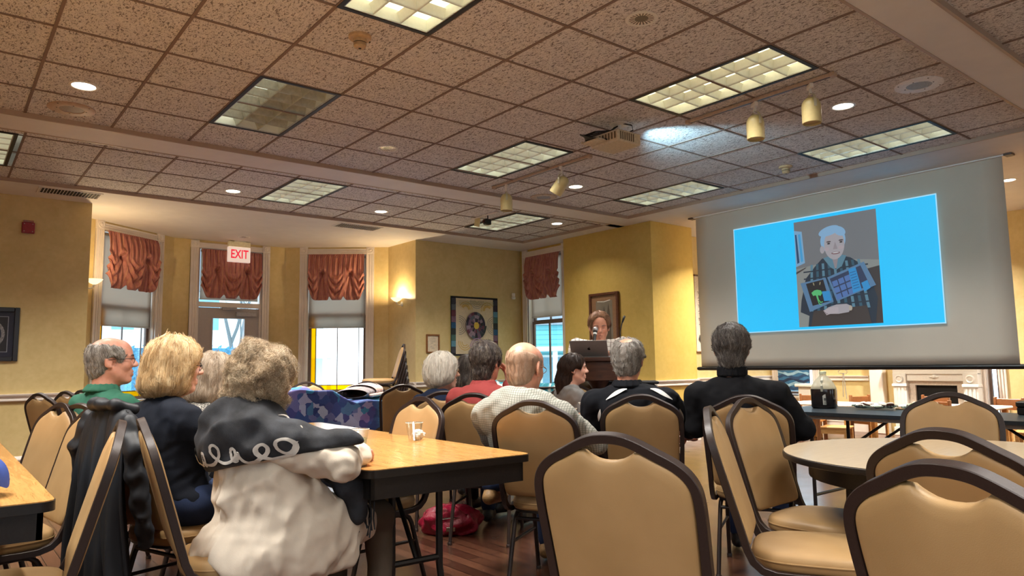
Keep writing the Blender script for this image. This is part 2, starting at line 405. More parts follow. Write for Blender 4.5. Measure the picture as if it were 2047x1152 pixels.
# ------------------------------------------------------------------ windows
def casing(parent, w, z0, z1, cw=.135, sill=True):
    """fluted casing with corner rosettes around an opening of width w; local x along wall, -y into the room"""
    m = MB()
    for sx in (-1, 1):
        xc = sx*(w/2+cw/2); m.box(xc-cw/2, xc+cw/2, -.018, 0, z0-.02, z1)
        for k in (-1, 0, 1): m.box(xc+k*.036-.011, xc+k*.036+.011, -.028, -.01, z0, z1-.01)
        m.box(xc-cw/2, xc-cw/2+.016, -.034, 0, z0, z1); m.box(xc+cw/2-.016, xc+cw/2, -.034, 0, z0, z1)
    m.box(-w/2, w/2, -.018, 0, z1, z1+cw-.03)
    for k in (-1, 0, 1): m.box(-w/2, w/2, -.028, -.01, z1+cw/2-.015+k*.03-.009, z1+cw/2-.015+k*.03+.009)
    m.box(-w/2, w/2, -.034, 0, z1, z1+.014)
    if sill: m.box(-w/2-cw-.03, w/2+cw+.03, -.07, .03, z0-.05, z0-.012); m.box(-w/2-cw, w/2+cw, -.025, 0, z0-.14, z0-.05)
    obj('window_casing', m, M_trim, parent)
    for sx in (-1, 1):
        q = MB(); xc = sx*(w/2+cw/2); q.rbox(xc-cw/2-.004, xc+cw/2+.004, -.036, 0, z1-.002, z1+cw, .005)
        A = Matrix.Translation((xc, -.036, z1+cw/2)) @ Matrix.Rotation(R(90), 4, 'X')
        q.lathe([(.05,-.002),(.05,.006),(.044,.012),(.034,.006),(.026,.004),(.022,.012),(.01,.018),(1e-6,.019)], 20, M=A)
        obj('rosette', q, M_trim, parent)
    j = MB()
    for sx in (-1, 1): j.box(sx*w/2-.012, sx*w/2+.012, -.005, .15, z0-.02, z1+.01)
    j.box(-w/2, w/2, -.005, .15, z1-.012, z1+.012); j.box(-w/2, w/2, 0, .16, z0-.03, z0+.005)
    obj('jamb', j, M_trim, parent)
def sash(parent, w, z0, z1, y=.07, art=True, cols=2, rows=1):
    fr = MB(); f = .045
    for x0, x1, a, b in ((-w/2, -w/2+f, z0, z1), (w/2-f, w/2, z0, z1), (-w/2+f, w/2-f, z0, z0+f), (-w/2+f, w/2-f, z1-f, z1)): fr.box(x0, x1, y, y+.035, a, b)
    iw = w-2*f
    x0, x1, a, b = -iw/2, iw/2, z0+f, z1-f
    if art:
        bw = .075
        yg = MB(); yg.box(x0, x0+bw, y+.012, y+.018, a, b); yg.box(x0+bw, x1, y+.012, y+.018, a, a+bw)
        obj('yellow_glass_border', yg, M_yglass, parent)
        fr.box(x0+bw-.006, x0+bw+.006, y+.006, y+.024, a, b); fr.box(x0, x1, y+.006, y+.024, a+bw-.006, a+bw+.006)
        gx0 = x0+bw; fr.box(x1-.075-.005, x1-.075+.005, y+.008, y+.022, a, b)
        xm = gx0+(x1-.075-gx0)*.5; fr.box(xm-.006, xm+.006, y+.006, y+.024, a, b)
    else:
        for k in range(1, cols): xm = x0+(x1-x0)*k/cols; fr.box(xm-.012, xm+.012, y+.004, y+.03, a, b)
        for k in range(1, rows): zm = a+(b-a)*k/rows; fr.box(x0, x1, y+.004, y+.03, zm-.012, zm+.012)
    obj('sash', fr, mat('sash_paint', S(120,104,96), .5), parent)
    g = MB(); g.box(x0, x1, y+.02, y+.023, a, b); obj('glass_pane', g, M_glass, parent)
def valance_mat():
    t = NT('rust_plaid_silk'); c = t.n('TexCoord'); sp = t.n('SeparateXYZ'); t.l(c.outputs['UV'], sp.inputs[0]) if False else t.l(c.outputs['Object'], sp.inputs[0])
    a = t.math('SINE', t.math('MULTIPLY', sp.outputs['X'], 105)); b = t.math('SINE', t.math('MULTIPLY', sp.outputs['Z'], 80))
    a = t.ramp(a, (.62, (0,0,0)), (.9, (1,1,1))); b = t.ramp(b, (.75, (0,0,0)), (.95, (1,1,1)))
    v = t.coord((1,1,.15)); n = t.noise(v, 40, 3)
    base = t.ramp(n, (.3, S(160,98,92)), (.7, S(190,128,118)))
    col = t.mix(t.math('MULTIPLY', a, .30), base, S(206,158,112)); col = t.mix(t.math('MULTIPLY', b, .10), col, S(200,150,110))
    t.base(col); t.bump(n, .15, .003); return t.done(.6, 0, .3)
M_val = valance_mat()
M_shade = milky('shade_cloth', S(206,194,182), 1.0, .8)
def valance(parent, w, ztop, h, label):
    """balloon valance: shirred heading, two knotted gathers, scalloped hem"""
    ss = lambda x: max(0., min(1., x))**2*(3-2*max(0., min(1., x)))
    def fn(u, v):
        x = (u-.5)*w; vk = .44
        hem = 1-.075*math.exp(-((u-.375)/.03)**2)-.075*math.exp(-((u-.625)/.03)**2)-.24*math.exp(-(u/.055)**2)-.24*math.exp(-((u-1)/.055)**2)-.03*math.exp(-((u-.5)/.05)**2)*0
        z = -v*h*hem; pw = 1-.8*ss((v-.30)/.25)
        d = .020*math.sin(2*PI*26*u+1.3*math.sin(9*v))*max(0, 1-v/.1) if v < .1 else 0
        d += ss(v/.1)*pw*(.015*math.sin(2*PI*11*u+1.2*math.sin(5*v+u*7))+.008*math.sin(2*PI*27*u+3*v))
        d += .08*math.sin(PI*min(1, v))**.8*(.5+.5*math.sin(PI*u)**2)
        for kk in (.25, .75):
            du, dv = (u-kk)*w, (v-vk)*h; r = math.hypot(du, dv); d -= .10*math.exp(-(r/.042)**2); d += .040*math.exp(-((r-.085)/.03)**2)*ss((dv+.02)/.06)*0
            d += .05*math.exp(-(du/.045)**2)*math.exp(-((dv+.075)/.035)**2)
            if dv > -.02: a = math.atan2(du, dv+.03); m = math.exp(-(a/.36)**4)*ss((dv+.02)/.08); d += m*(.022*math.cos(17*a)-.055*math.exp(-(a/.2)**2)*(1-.6*ss(dv/.3)))
        for cc, ww in ((.5, .185), (.055, .15), (.945, .15)):
            q = (u-cc)/ww; m = ss((1-abs(q))*1.6)*ss((v-.40)/.2); d += m*(.030*math.cos(2*PI*(5.2*(v+.30*q*q)))+.02)
        return (x, -.05-max(-.035, d), ztop+z)
    mb = MB(); mb.grid(fn, 130, 84)
    o = obj('balloon_valance', mb, M_val, None, True)
    so = o.modifiers.new('thick', 'SOLIDIFY'); so.thickness = .004
    o.location = parent.location; o.rotation_euler = parent.rotation_euler
    return tag(o, label, 'curtain', 'rust balloon valances')
def shade(parent, w, z0, z1, label, y=.03):
    t = thing('roller_shade', label, 'blind', parent.location, parent.rotation_euler.z, 'beige roller shades')
    m = MB(); m.grid(lambda u, v: ((u-.5)*w, y+.002*math.sin(6*u+3*v), z0+.015+v*(z1-z0-.015)), 10, 10)
    o = obj('shade_cloth', m, M_shade, t, True); so = o.modifiers.new('thick', 'SOLIDIFY'); so.thickness = .002
    b = MB(); b.rbox(-w/2, w/2, y-.006, y+.008, z0, z0+.022, .003); obj('hem_bar', b, M_shade, t)
    c = MB(); c.tube([(-w/2, y, z1-.02), (w/2, y, z1-.02)], .018, 12); obj('roller', c, M_shade, t)
    return t
def facet(p, q):
    a = math.atan2(q[1]-p[1], q[0]-p[0]); return ((p[0]+q[0])/2, (p[1]+q[1])/2, 0), a
WW = .98
for nm, p, q, la in (('window_1', RA, CA, 'left bay window past the man in green'), ('window_2', CB, RB, 'right bay window beside the corner wall lamp')):
    loc, a = facet(p, q); w_ = sroot(nm, loc, a)
    casing(w_, WW, WZ0, WZ1-.01, .125); sash(w_, WW-.03, WZ0+.01, 2.0)
    fr = MB(); fr.box(-WW/2+.015, WW/2-.015, .07, .105, 1.98, 2.03); fr.box(-WW/2+.015, -WW/2+.05, .08, .11, 2.0, WZ1-.02); fr.box(WW/2-.05, WW/2-.015, .08, .11, 2.0, WZ1-.02); obj('upper_sash', fr, M_trim, w_)
    g = MB(); g.box(-WW/2+.03, WW/2-.03, .09, .093, 2.0, WZ1-.02); obj('upper_pane', g, M_glass, w_)
    valance(w_, WW-.06, WZ1-.015, .77, 'rust plaid balloon valance hung over the '+la)
    shade(w_, WW-.05, 1.72 if nm == 'window_1' else 1.77, WZ1-.03, 'beige roller shade drawn partway down the '+la, y=.035)
# exit door with transom
d_ = sroot('door_1', ((CA[0]+CB[0])/2-.02, 11.70, 0), 0)
casing(d_, 1.0, 0, 3.005, .115, sill=False)
dl = MB(); DX = .47; M_door = mat('grey_door_paint', S(182,174,172), .45, var=.04)
for x0, x1, a, b in ((-DX, -.25, .01, 2.08), (.25, DX, .01, 2.08), (-.25, .25, .01, 1.0), (-.25, .25, 1.92, 2.08)): dl.box(x0, x1, .03, .075, a, b)
obj('door_leaf', dl, M_door, d_); g = MB(); g.box(-.25, .25, .05, .054, 1.0, 1.92); obj('door_glass', g, M_glass, d_)
g = MB()
for x0, x1, a, b in ((-.27,-.245,.98,1.94),(.245,.27,.98,1.94),(-.245,.245,.98,1.005),(-.245,.245,1.915,1.94)): g.box(x0, x1, .022, .08, a, b)
obj('glazing_bead', g, M_door, d_)
c = MB(); c.rbox(.1, .42, -.03, .03, 1.95, 2.02, .006); c.box(-.12, .3, -.05, -.03, 2.05, 2.065); c.box(-.14, .1, -.045, .03, 2.07, 2.09); obj('door_closer', c, mat('closer_grey', S(176,168,164), .35, .3), d_)
c = MB(); c.box(-DX, DX, .004, .096, 2.09, 2.165); c.box(-.5, -DX, .0, .1, 0, 3.0); c.box(DX, .5, .0, .1, 0, 3.0); obj('transom_bar', c, M_trim, d_)
c = MB(); c.box(-.40, -.36, -.05, .03, .98, 1.0); c.tube([(-.40,-.05,.99),(.40,-.05,.99)], .016, 8); obj('push_bar', c, M_chrome, d_)
g = MB(); g.box(-.47, .47, .06, .064, 2.165, 3.0); obj('transom_pane', g, M_glass, d_)
valance(d_, .93, 2.985, .76, 'rust plaid balloon valance behind the red EXIT sign')
shade(d_, .90, 2.20, 2.99, 'short beige shade in the transom over the grey door', y=.04)
# alcove window by the lectern
w3 = sroot('window_3', (8.07, 9.17, 0), -PI/2)
casing(w3, .90, .75, 2.995, .125); sash(w3, .86, .76, 1.86, art=False, cols=2); sash(w3, .86, 1.84, 2.99, y=.10, art=False, cols=2)
valance(w3, .86, 2.985, .75, 'shadowed rust valance in the alcove left of the lectern')
shade(w3, .80, 1.92, 2.98, 'beige shade in the alcove window left of the lectern', y=.035)
# parlor windows behind the screen
w4 = sroot('window_4', (XE, 6.63, 0), -PI/2); casing(w4, .62, .55, 2.74, .12); sash(w4, .60, .56, 1.6, art=False, cols=1); sash(w4, .60, 1.58, 2.74, y=.1, art=False, cols=1)
w5 = sroot('window_5', (XE, 3.71, 0), -PI/2); casing(w5, .16, .3, 2.74, .09, sill=False); sash(w5, .15, .31, 1.5, art=False, cols=1); sash(w5, .15, 1.48, 2.74, y=.1, art=False, cols=1)
w6 = sroot('window_6', (XE-5.0, YS, 0), PI); casing(w6, 2.0, .8, 2.6, .12); sash(w6, 1.98, .81, 2.59, art=False, cols=4, rows=2)
w7 = sroot('window_7', (XE-10.0, YS, 0), PI); casing(w7, 2.0, .8, 2.6, .12); sash(w7, 1.98, .81, 2.59, art=False, cols=4, rows=2)
w8 = sroot('window_8', (XW, YS+4.1, 0), PI/2); casing(w8, 2.2, .8, 2.6, .12); sash(w8, 2.18, .81, 2.59, art=False, cols=4, rows=2)
def portal(loc, rz, w, h):
    L = bpy.data.lights.new('window_daylight', 'AREA'); L.shape = 'RECTANGLE'; L.size = w; L.size_y = h; L.cycles.is_portal = True
    o = bpy.data.objects.new('window_daylight', L); COL.objects.link(o); o.location = loc; o.rotation_euler = (R(90), 0, rz)
for (p, q) in ((RA, CA), (CB, RB)):
    loc, a = facet(p, q); nx, ny = -math.sin(a), math.cos(a); portal((loc[0]+nx*.15, loc[1]+ny*.15, 1.25), a+PI, .95, 1.1)
portal((3.64, 11.86, 1.5), PI, .6, 1.0); portal((8.22, 9.17, 1.35), PI/2, .9, 1.2)
portal((XE+.16, 6.63, 1.65), PI/2, .6, 2.2); portal((XE+.16, 3.71, 1.5), PI/2, .16, 2.4)
portal((XE-5, YS-.16, 1.7), 0, 2, 1.8); portal((XE-10, YS-.16, 1.7), 0, 2, 1.8); portal((XW-.16, YS+4.1, 1.7), -PI/2, 2.2, 1.8)
# ================================================================== ceiling fixtures
M_lens = emit('lit_tubes', S(236,244,226), 1.05, (.7,.72,.66)); M_lensdim = emit('dim_tubes', S(206,208,190), .16, (.42,.42,.38)); M_lenswarm = emit('warm_tubes', S(250,244,206), 1.25, (.7,.7,.6))
M_louv = mat('louver_metal', S(240,240,228), .4, .0, var=.03); M_black2 = mat('black_reveal', S(24,22,22), .5)
def troffer(k, label, state='on', power=1.0):
    """recessed lay-in light, 0.6 x 1.2 m, with curved louvers of 3 x 6 cells under a glowing panel"""
    x0, x1, y0, y1 = TROF[k]; w, l = x1-x0, y1-y0
    t = thing('ceiling_troffer', label, 'ceiling light', ((x0+x1)/2, (y0+y1)/2, TZ), 0, 'recessed fluorescent ceiling lights')
    hw, hl = w/2-.012, l/2-.012
    f = MB()
    for a, b, c, d in ((-w/2,-hw+.016,-l/2,l/2),(hw-.016,w/2,-l/2,l/2),(-hw+.016,hw-.016,-l/2,-hl+.016),(-hw+.016,hw-.016,hl-.016,l/2)): f.box(a, b, c, d, -.010, .002)
    obj('frame', f, M_black2, t); f = MB(); q = .024
    for a, b, c, d in ((-hw+.016,-hw+q,-hl+.016,hl-.016),(hw-q,hw-.016,-hl+.016,hl-.016),(-hw+q,hw-q,-hl+.016,-hl+q),(-hw+q,hw-q,hl-q,hl-.016)): f.box(a, b, c, d, -.006, .002)
    obj('inner_trim', f, mat('trim_steel', S(206,206,200), .3, .4), t)
    X, Y = hw-.02, hl-.02; DP = .075
    h = MB(); h.add([(-X,-Y,0),(X,-Y,0),(X,Y,0),(-X,Y,0),(-X,-Y,DP),(X,-Y,DP),(X,Y,DP),(-X,Y,DP)], [(0,1,5,4),(1,2,6,5),(2,3,7,6),(3,0,4,7)]); obj('housing', h, M_louv, t, False)
    lv = MB(); pf = [(.0012,-.003),(.004,.012),(.012,.034),(.026,.060)]
    def blade(c, vert):
        L = Y if vert else X; pts = [(-p, z) for p, z in pf[::-1]]+list(pf)
        vs = [((c+p, e, z) if vert else (e, c+p, z)) for e in (-L, L) for p, z in pts]; n = len(pts); lv.add(vs, [(i, i+1, n+i+1, n+i) for i in range(n-1)])
    for i in range(1, 3): blade(-X+2*X*i/3, True)
    for j in range(1, 6): blade(-Y+2*Y*j/6, False)
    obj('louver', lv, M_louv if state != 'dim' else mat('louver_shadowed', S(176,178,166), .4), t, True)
    lens = {'on': M_lens, 'warm': M_lenswarm, 'dim': M_lensdim}[state]
    pn = MB()
    for i in range(3):
        pn.cur = 1 if (state == 'dim' and i == 0) else 0; xa, xb = -X+2*X*i/3, -X+2*X*(i+1)/3; pn.add([(xa,-Y,DP),(xb,-Y,DP),(xb,Y,DP),(xa,Y,DP)], [(0,3,2,1)])
    obj('glowing_panel', pn, [lens, M_lens], t, False)
    if power > 0:
        L = lamp('troffer_lamp', 'AREA', (0, 0, -.012), TROFFER_W*power, (1,.97,.92), t, shape='RECTANGLE', size=w-.08, size_y=l-.08); L.data.spread = R(105)
    return t
troffer(0, 'lit ceiling light panel beside the track holding two spotlights on the right', 'warm', .55)
troffer(1, 'dim ceiling light panel with dark right half, on the left', 'dim', .15)
troffer(2, 'lit ceiling light panel left of the projector, behind one track of spotlights', power=.4)
troffer(3, 'lit ceiling light panel nearest the left top corner of the screen', power=.3)
troffer(4, 'lit ceiling light panel above the right half of the screen', power=.4)
troffer(5, 'bright ceiling light panel cut by the top edge of the photo', 'warm', 1.0)
troffer(6, 'lit ceiling light panel in front of the right bay window, past the painted beam', power=1.0)
troffer(7, 'lit ceiling light panel with a small camera hanging before it', power=.35)
troffer(8, 'ceiling light panel cut by the left edge of the photo', power=.9)
for k, p_ in ((9, 1.15), (10, .70), (11, .30), (12, 1.0), (13, .9)): troffer(k, 'ceiling light panel behind the viewer', 'on', p_)
M_disc = emit('downlight_glow', (1,.9,.74), 9.0); M_cone = mat('specular_cone', S(190,180,168), .22, .8)
def downlight(x, y, z, label, lit=True, r=.075, power=1):
    t = thing('recessed_downlight', label, 'ceiling light', (x, y, z), 0, 'round recessed downlights')
    a = MB(); a.lathe([(r+.022,.001),(r+.022,-.004),(r+.004,-.007),(r,-.003),(r,.001)], 32, cap=False); obj('trim_ring', a, M_white, t)
    if lit:
        b = MB(); b.lathe([(1e-6,-.0025),(r,-.0025)], 32, cap=False); obj('lens', b, M_disc, t)
        L = lamp('downlight_lamp', 'AREA', (0,0,-.008), DOWN_W*power, (1,.92,.8), t, shape='DISK', size=2*r); L.data.spread = R(125)
    else:
        b = MB()
        # shallow fluted reflector standing just under the tile
        n = 40; vs = []; fs = []
        for k in range(n):
            a_ = 2*PI*k/n; rr = r*(1-.05*(k % 2)); vs += [(rr*math.cos(a_), rr*math.sin(a_), -.003), (.55*rr*math.cos(a_), .55*rr*math.sin(a_), -.0006)]
        for k in range(n):
            q = (k+1) % n; b.cur = k % 2; b.add([vs[2*k], vs[2*q], vs[2*q+1], vs[2*k+1]], [(0,1,2,3)])  # rib glints and shade painted in as alternating bright and dark facets
        b.cur = 1; b.add([vs[2*k+1] for k in range(n)], [tuple(range(n))])
        obj('reflector_cone', b, [mat('cone_glint', S(240,232,224), .3), mat('cone_shaded', S(96,84,76), .3)], t, False)
    return t
for x, y, z, lb, on in ((.74,5.82,TZ,'glowing round downlight beside the brown ceiling speaker at upper left',1),
    (3.19,2.71,TZ,'unlit round downlight with ribbed reflector near the top edge of the photo',0),
    (3.23,5.87,TZ,'unlit round downlight between the dim panel and the projector',0),
    (2.60,8.37,TZ,'glowing downlight left of the panel before the bay',1),(4.52,8.39,TZ,'glowing downlight right of the panel before the bay',1),
    (7.00,7.67,TZ,'glowing downlight nearest the lectern wall',1),(5.70,5.91,TZ,'glowing downlight just behind a track spotlight',1),
    (5.63,2.72,TZ,'glowing downlight between the white ceiling speaker and the spotlights',1),(3.62,11.07,PZ,'small unlit downlight above the EXIT sign',0),
    (9.42,2.73,PZ,'glowing downlight in the white ceiling just right of the screen',1)):
    downlight(x, y, z, lb, on, .075 if z > 3.14 else .07, 2.2 if 8 < y < 9 else .45 if y > 7.5 else 1)
for x, y in ((.76,2.72),(.76,-.9),(3.2,-.9),(5.63,-.9),(-1.3,.3)): downlight(x, y, TZ, 'glowing downlight behind the viewer', True)
for x, y in ((9.0,5.55),(10.6,4.4),(9.4,.2),(10.8,1.6)): downlight(x, y, PZ, 'glowing downlight in the parlor ceiling behind the screen', True, power=5.0)
def ceil_speaker(x, y, label, m, mc):
    t = thing('ceiling_speaker', label, 'speaker', (x, y, TZ), 0, 'round ceiling speakers')
    a = MB(); a.lathe([(.165,.001),(.165,-.006),(.158,-.010),(.088,-.010),(.086,-.006)], 40, cap=False); obj('flange', a, m, t)
    b = MB(); b.lathe([(1e-6,-.009),(.05,-.0088),(.087,-.0065)], 32, cap=False); obj('grille', b, mc, t)
    c = MB()
    for k in range(8): q = 2*PI*k/8; rr = .148 if k % 2 else .10; c.ell((rr*math.cos(q), rr*math.sin(q), -.010), (.006,.006,.003), 8, 4)
    obj('screw', c, M_black, t)
def grille_mat(nm, a, b):
    t = NT(nm); v = t.n('TexVoronoi'); v.inputs['Scale'].default_value = 160; c = t.coord(); t.l(c, v.inputs['Vector'])
    t.base(t.ramp(v.outputs['Distance'], (.25, b), (.5, a))); return t.done(.5)
ceil_speaker(.74, 6.40, 'brown-tinted round ceiling speaker beside the glowing downlight at upper left', mat('tan_speaker', S(190,160,136), .5), grille_mat('tan_grille', S(150,124,106), S(110,88,76)))
ceil_speaker(5.65, 2.15, 'white round ceiling speaker near the right painted beam', mat('speaker_white', S(250,250,252), .5), grille_mat('grey_grille', S(170,168,164), S(110,110,110)))
ceil_speaker(5.74, 6.52, 'grey round ceiling speaker under the left track spotlights', mat('tan_speaker2', S(196,172,150), .5), grille_mat('grey_grille2', S(150,142,140), S(100,94,92)))
def detector(x, y, label):
    t = thing('smoke_detector', label, 'smoke detector', (x, y, TZ), 0, 'ceiling smoke detectors'); m = mat('aged_plastic', S(196,164,122), .45)
    a = MB(); a.lathe([(.07,.001),(.07,-.014),(.062,-.022),(.04,-.024)], 28); obj('base', a, m, t)
    b = MB(); b.lathe([(.042,-.022),(.042,-.04),(.038,-.045),(.038,-.066),(.028,-.078),(1e-6,-.08)], 28); obj('head', b, m, t)
    c = MB(); c.lathe([(.0425,-.046),(.0425,-.05)], 28, cap=False); c.ell((0,0,-.08), (.01,.01,.004), 10, 6); c.ell((.066,.0,-.02), (.006,.006,.006), 8, 6); obj('vent_ring', c, M_black, t)
detector(1.96, 3.92, 'tan smoke detector under the bright panel at the top of the photo'); detector(6.92, 3.99, 'small tan smoke detector near the top edge of the screen')
M_cream = mat('cream_spot', S(214,196,140), .35, var=.05)
def spot(x, y, z, yaw, tilt, label):
    t = thing('track_spotlight', label, 'spotlight', (x, y, z), yaw, 'cream track spotlights'); t.scale = (1.2,1.2,1.12)
    a = MB(); a.rbox(-.03,.03,-.012,.012,-.03,.0,.003); a.lathe([(.009,-.07),(.009,-.028)], 10); obj('adapter', a, M_trim, t)
    b = MB(); pts = []
    for k in range(13): q = PI*k/12; pts.append((.066*math.cos(q), 0, -.135+.068*math.sin(q)))
    b.sweep([(.066,0,-.17)]+pts+[(-.066,0,-.17)], [(-.001,-.008),(.001,-.008),(.001,.008),(-.001,.008)], up=(0,1,0)); obj('yoke', b, mat('yoke_glass', S(206,196,170), .2, .3), t)
    A = Matrix.Translation((0,0,-.15)) @ Matrix.Rotation(tilt, 4, 'X')
    c = MB(); c.lathe([(.052,-.115),(.056,-.112),(.056,.0),(.053,.02),(.044,.04),(.028,.055),(.008,.062),(1e-6,.062)], 28, M=A, cap=False); c.lathe([(1e-6,-.1),(.05,-.1)], 24, M=A, cap=False); obj('lamp_head', c, M_cream, t)
def track(x, y0, y1, label):
    t = thing('lighting_track', label, 'track', (x, y0, TZ), 0, 'ceiling lighting tracks'); a = MB(); a.rbox(-.02,.02,0,y1-y0,-.032,-.005,.003); obj('rail', a, mat('track_tan', S(190,164,142), .4), t)
    b = MB(); b.box(-.006,.006,.01,y1-y0-.01,-.0335,-.031); obj('slot', b, M_black, t)
    for q in (0, y1-y0): e = MB(); e.rbox(-.024,.024,q-.02,q+.02,-.036,-.004,.003); obj('end_cap', e, mat('track_tan', S(190,164,142)), t)
track(4.89, 2.42, 3.68, 'straight track holding two spotlights before the lit panel at upper right'); track(4.92, 4.90, 6.44, 'straight track holding two spotlights left of the projector')
spot(4.90, 3.06, TZ-.032, R(60), 0, 'cream spotlight hanging straight down, left one of the right track'); spot(4.90, 2.60, TZ-.032, R(50), 0, 'cream spotlight hanging straight down, right one of the right track')
spot(4.92, 6.22, TZ-.032, R(55), 0, 'cream spotlight hanging straight down on the left track'); spot(4.92, 5.30, TZ-.032, R(20), R(38), 'cream spotlight tilted to one side on the left track')
# small camera and tag on a bracket
t = thing('security_camera', 'small black camera and white card hanging under the ceiling panel before the alcove', 'camera', (5.78, 7.80, TZ))
a = MB(); a.box(-.012,.012,-.3,.3,-.02,-.003); obj('bracket', a, M_trim, t)
a = MB(); a.tube([(0,-.08,-.02),(0,-.08,-.07)], .008, 8); a.rbox(-.06,.04,-.115,-.045,-.15,-.07,.01); obj('camera_body', a, M_black, t)
a = MB(); a.lathe([(.022,0),(.022,.02),(.014,.024)], 16, M=Matrix.Translation((-.06,-.08,-.11)) @ Matrix.Rotation(R(-90),4,'Y')); obj('lens', a, mat('lens_red', S(70,30,30), .1), t)
a = MB(); a.tube([(0,.12,-.02),(0,.13,-.06)], .006, 6); a.rbox(-.008,.008,.08,.20,-.17,-.05,.004, Matrix.Rotation(R(14),4,'X')); obj('mirror_card', a, M_cream, t)
# projector
t = thing('projector', 'beige ceiling projector with black cables aimed at the screen', 'projector', (4.41, 4.09, TZ), R(0)); t.scale = (.86,.86,.95)
a = MB(); a.lathe([(.10,0),(.10,-.006),(.09,-.01)], 28, c=(.1,.02,0)); a.lathe([(.02,-.12),(.02,-.008)], 14, c=(.1,.02,0)); obj('mount', a, M_trim, t)
M_proj = mat('projector_shell', S(206,190,164), .4)
a = MB(); a.rbox(-.13,.20,-.17,.20,-.225,-.12,.012); obj('housing', a, M_proj, t)
obj('front_grille', MB().box(.199,.202,-.15,.16,-.21,-.135), mat('projector_dark', S(104,84,62), .5), t); a = MB()
for k in range(7): a.box(-.10+.03*k,-.085+.03*k,-.172,-.169,-.21,-.14)
obj('side_vents', a, mat('projector_dark', S(104,84,62), .5), t); a = MB()
for k in range(8): a.box(-.132,-.129,-.14+.04*k,-.12+.04*k,-.20,-.14)
obj('rear_vents', a, mat('projector_dark', S(104,84,62), .5), t)
a = MB(); a.lathe([(.034,0),(.034,.014),(.028,.016)], 20, M=Matrix.Translation((.20,-.06,-.172)) @ Matrix.Rotation(R(90),4,'Y')); obj('lens', a, emit('projector_lens', (.55,.85,1), 6), t)
lamp('projector_beam', 'SPOT', (.235,-.06,-.172), 85, (.45,.8,1), t, rot=(0,R(-78),0), spot_size=R(95), spot_blend=.8, shadow_soft_size=.03)
a = MB(); random.seed(3)
for k in range(6):
    y = .02+.03*k; a.tube([(.08,.02+.01*k,-.02),(.05,.10+.01*k,-.05-.01*k),(-.08,.18+.02*k,-.06-.01*k),(-.2-.01*k,.22,-.11),(-.22-.008*k,.18-.02*k,-.17),(-.13,.12-.03*k,-.19)], .006, 6)
a.tube([(.1,-.03,-.005),(.13,-.12,-.04),(.12,-.14,-.09),(.06,-.08,-.125)], .006, 6)
obj('cables', a, M_black, t)
a = MB(); a.rbox(-.24,-.12,-.02,.2,-.205,-.185,.004); a.ell((-.245,.2,-.19),(.012,.012,.012),8,6); obj('cable_tray', a, M_proj, t)
# air grilles in the plaster border
def grille(x0, x1, y0, y1, label, along='x'):
    t = thing('air_grille', label, 'vent', ((x0+x1)/2, (y0+y1)/2, PZ), 0, 'plaster ceiling air grilles'); w, l = (x1-x0)/2, (y1-y0)/2
    f = MB()
    for a, b, c, d in ((-w,-w+.022,-l,l),(w-.022,w,-l,l),(-w+.022,w-.022,-l,-l+.022),(-w+.022,w-.022,l-.022,l)): f.box(a,b,c,d,-.008,.001)
    obj('frame', f, M_plaster, t); b = MB(); b.box(-w+.02,w-.02,-l+.02,l-.02,-.0015,.0005); obj('duct', b, M_black2, t)
    s = MB(); n = int(2*w/.032)
    for k in range(n):
        x = -w+.03+(2*w-.06)*k/(n-1); s.box(x-.0015, x+.0015, -l+.02, l-.02, -.011, .011, Matrix.Translation((0,0,-.004)) @ Matrix.Translation((x,0,0)) @ Matrix.Rotation(R(40),4,'Y') @ Matrix.Translation((-x,0,0)))
    obj('slats', s, M_plaster, t)
grille(.80, 1.42, 9.20, 9.52, 'air grille with open slats over the left yellow wall'); grille(4.33, 5.0, 9.20, 9.50, 'air grille in the bay ceiling near the corner wall lamp')
# ================================================================== things on the walls
def sconce(x, y, z, rz, label):
    t = thing('wall_sconce', label, 'wall lamp', (x, y, z), rz, 'bowl wall sconces'); t.scale = (.85,.85,.85)     # local -y points into the room
    a = MB(); a.lathe([(.045,0),(.045,.012),(.03,.02),(1e-6,.022)], 20, M=Matrix.Translation((0,0,-.06)) @ Matrix.Rotation(R(90),4,'X')); a.tube([(0,-.02,-.06),(0,-.07,-.085),(0,-.115,-.06),(0,-.12,-.03)], .009, 8); a.ell((0,-.12,-.03),(.02,.02,.018),12,8); obj('arm', a, M_white, t)
    b = MB(); n = 28
    pr = [(.02,-.02),(.05,-.008),(.085,.02),(.115,.055),(.112,.055),(.082,.023),(.048,-.003),(1e-6,-.012)]
    b.lathe(pr, n, c=(0,-.12,0), cap=False); obj('bowl', b, emit('sconce_glass', (1,.82,.5), 1.1, S(250,236,206)), t, True)
    lamp('sconce_lamp', 'POINT', (0,-.12,.05), SCONCE_W, (1,.74,.42), t, shadow_soft_size=.03)
sconce(5.91, 10.24, 2.18, PI/2*3, 'glowing wall lamp at the corner beside the right bay window'); sconce(1.40, 10.12, 2.20, PI/2, 'wall lamp half hidden by the left wall corner')
# exit sign
t = thing('exit_sign', 'white EXIT sign with red letters over the grey door', 'exit sign', (3.69, 11.50, 2.975), R(0)); t.scale = (.86,1,.96)
a = MB(); a.rbox(-.20,.20,-.03,.035,-.19,.06,.006); obj('face_box', a, emit('exit_face', S(250,226,214), .42, S(236,224,210)), t)
a = MB(); a.rbox(-.195,.195,-.04,.045,.062,.148,.006); obj('canopy', a, mat('exit_canopy', S(250,240,206), .5), t)
me = text_mesh('EXIT', .20); me.materials.append(emit('exit_red', S(236,40,70), .55, S(220,40,60))); o = obj('exit_letters', me, None, t); o.rotation_euler = (R(90),0,0); o.location = (.0,-.0315,-.066); o.scale = (.78,1.0,1)
obj('mounting_plate', MB().rbox(-.10,.10,-.05,.05,.146,.158,.003), M_white, t)
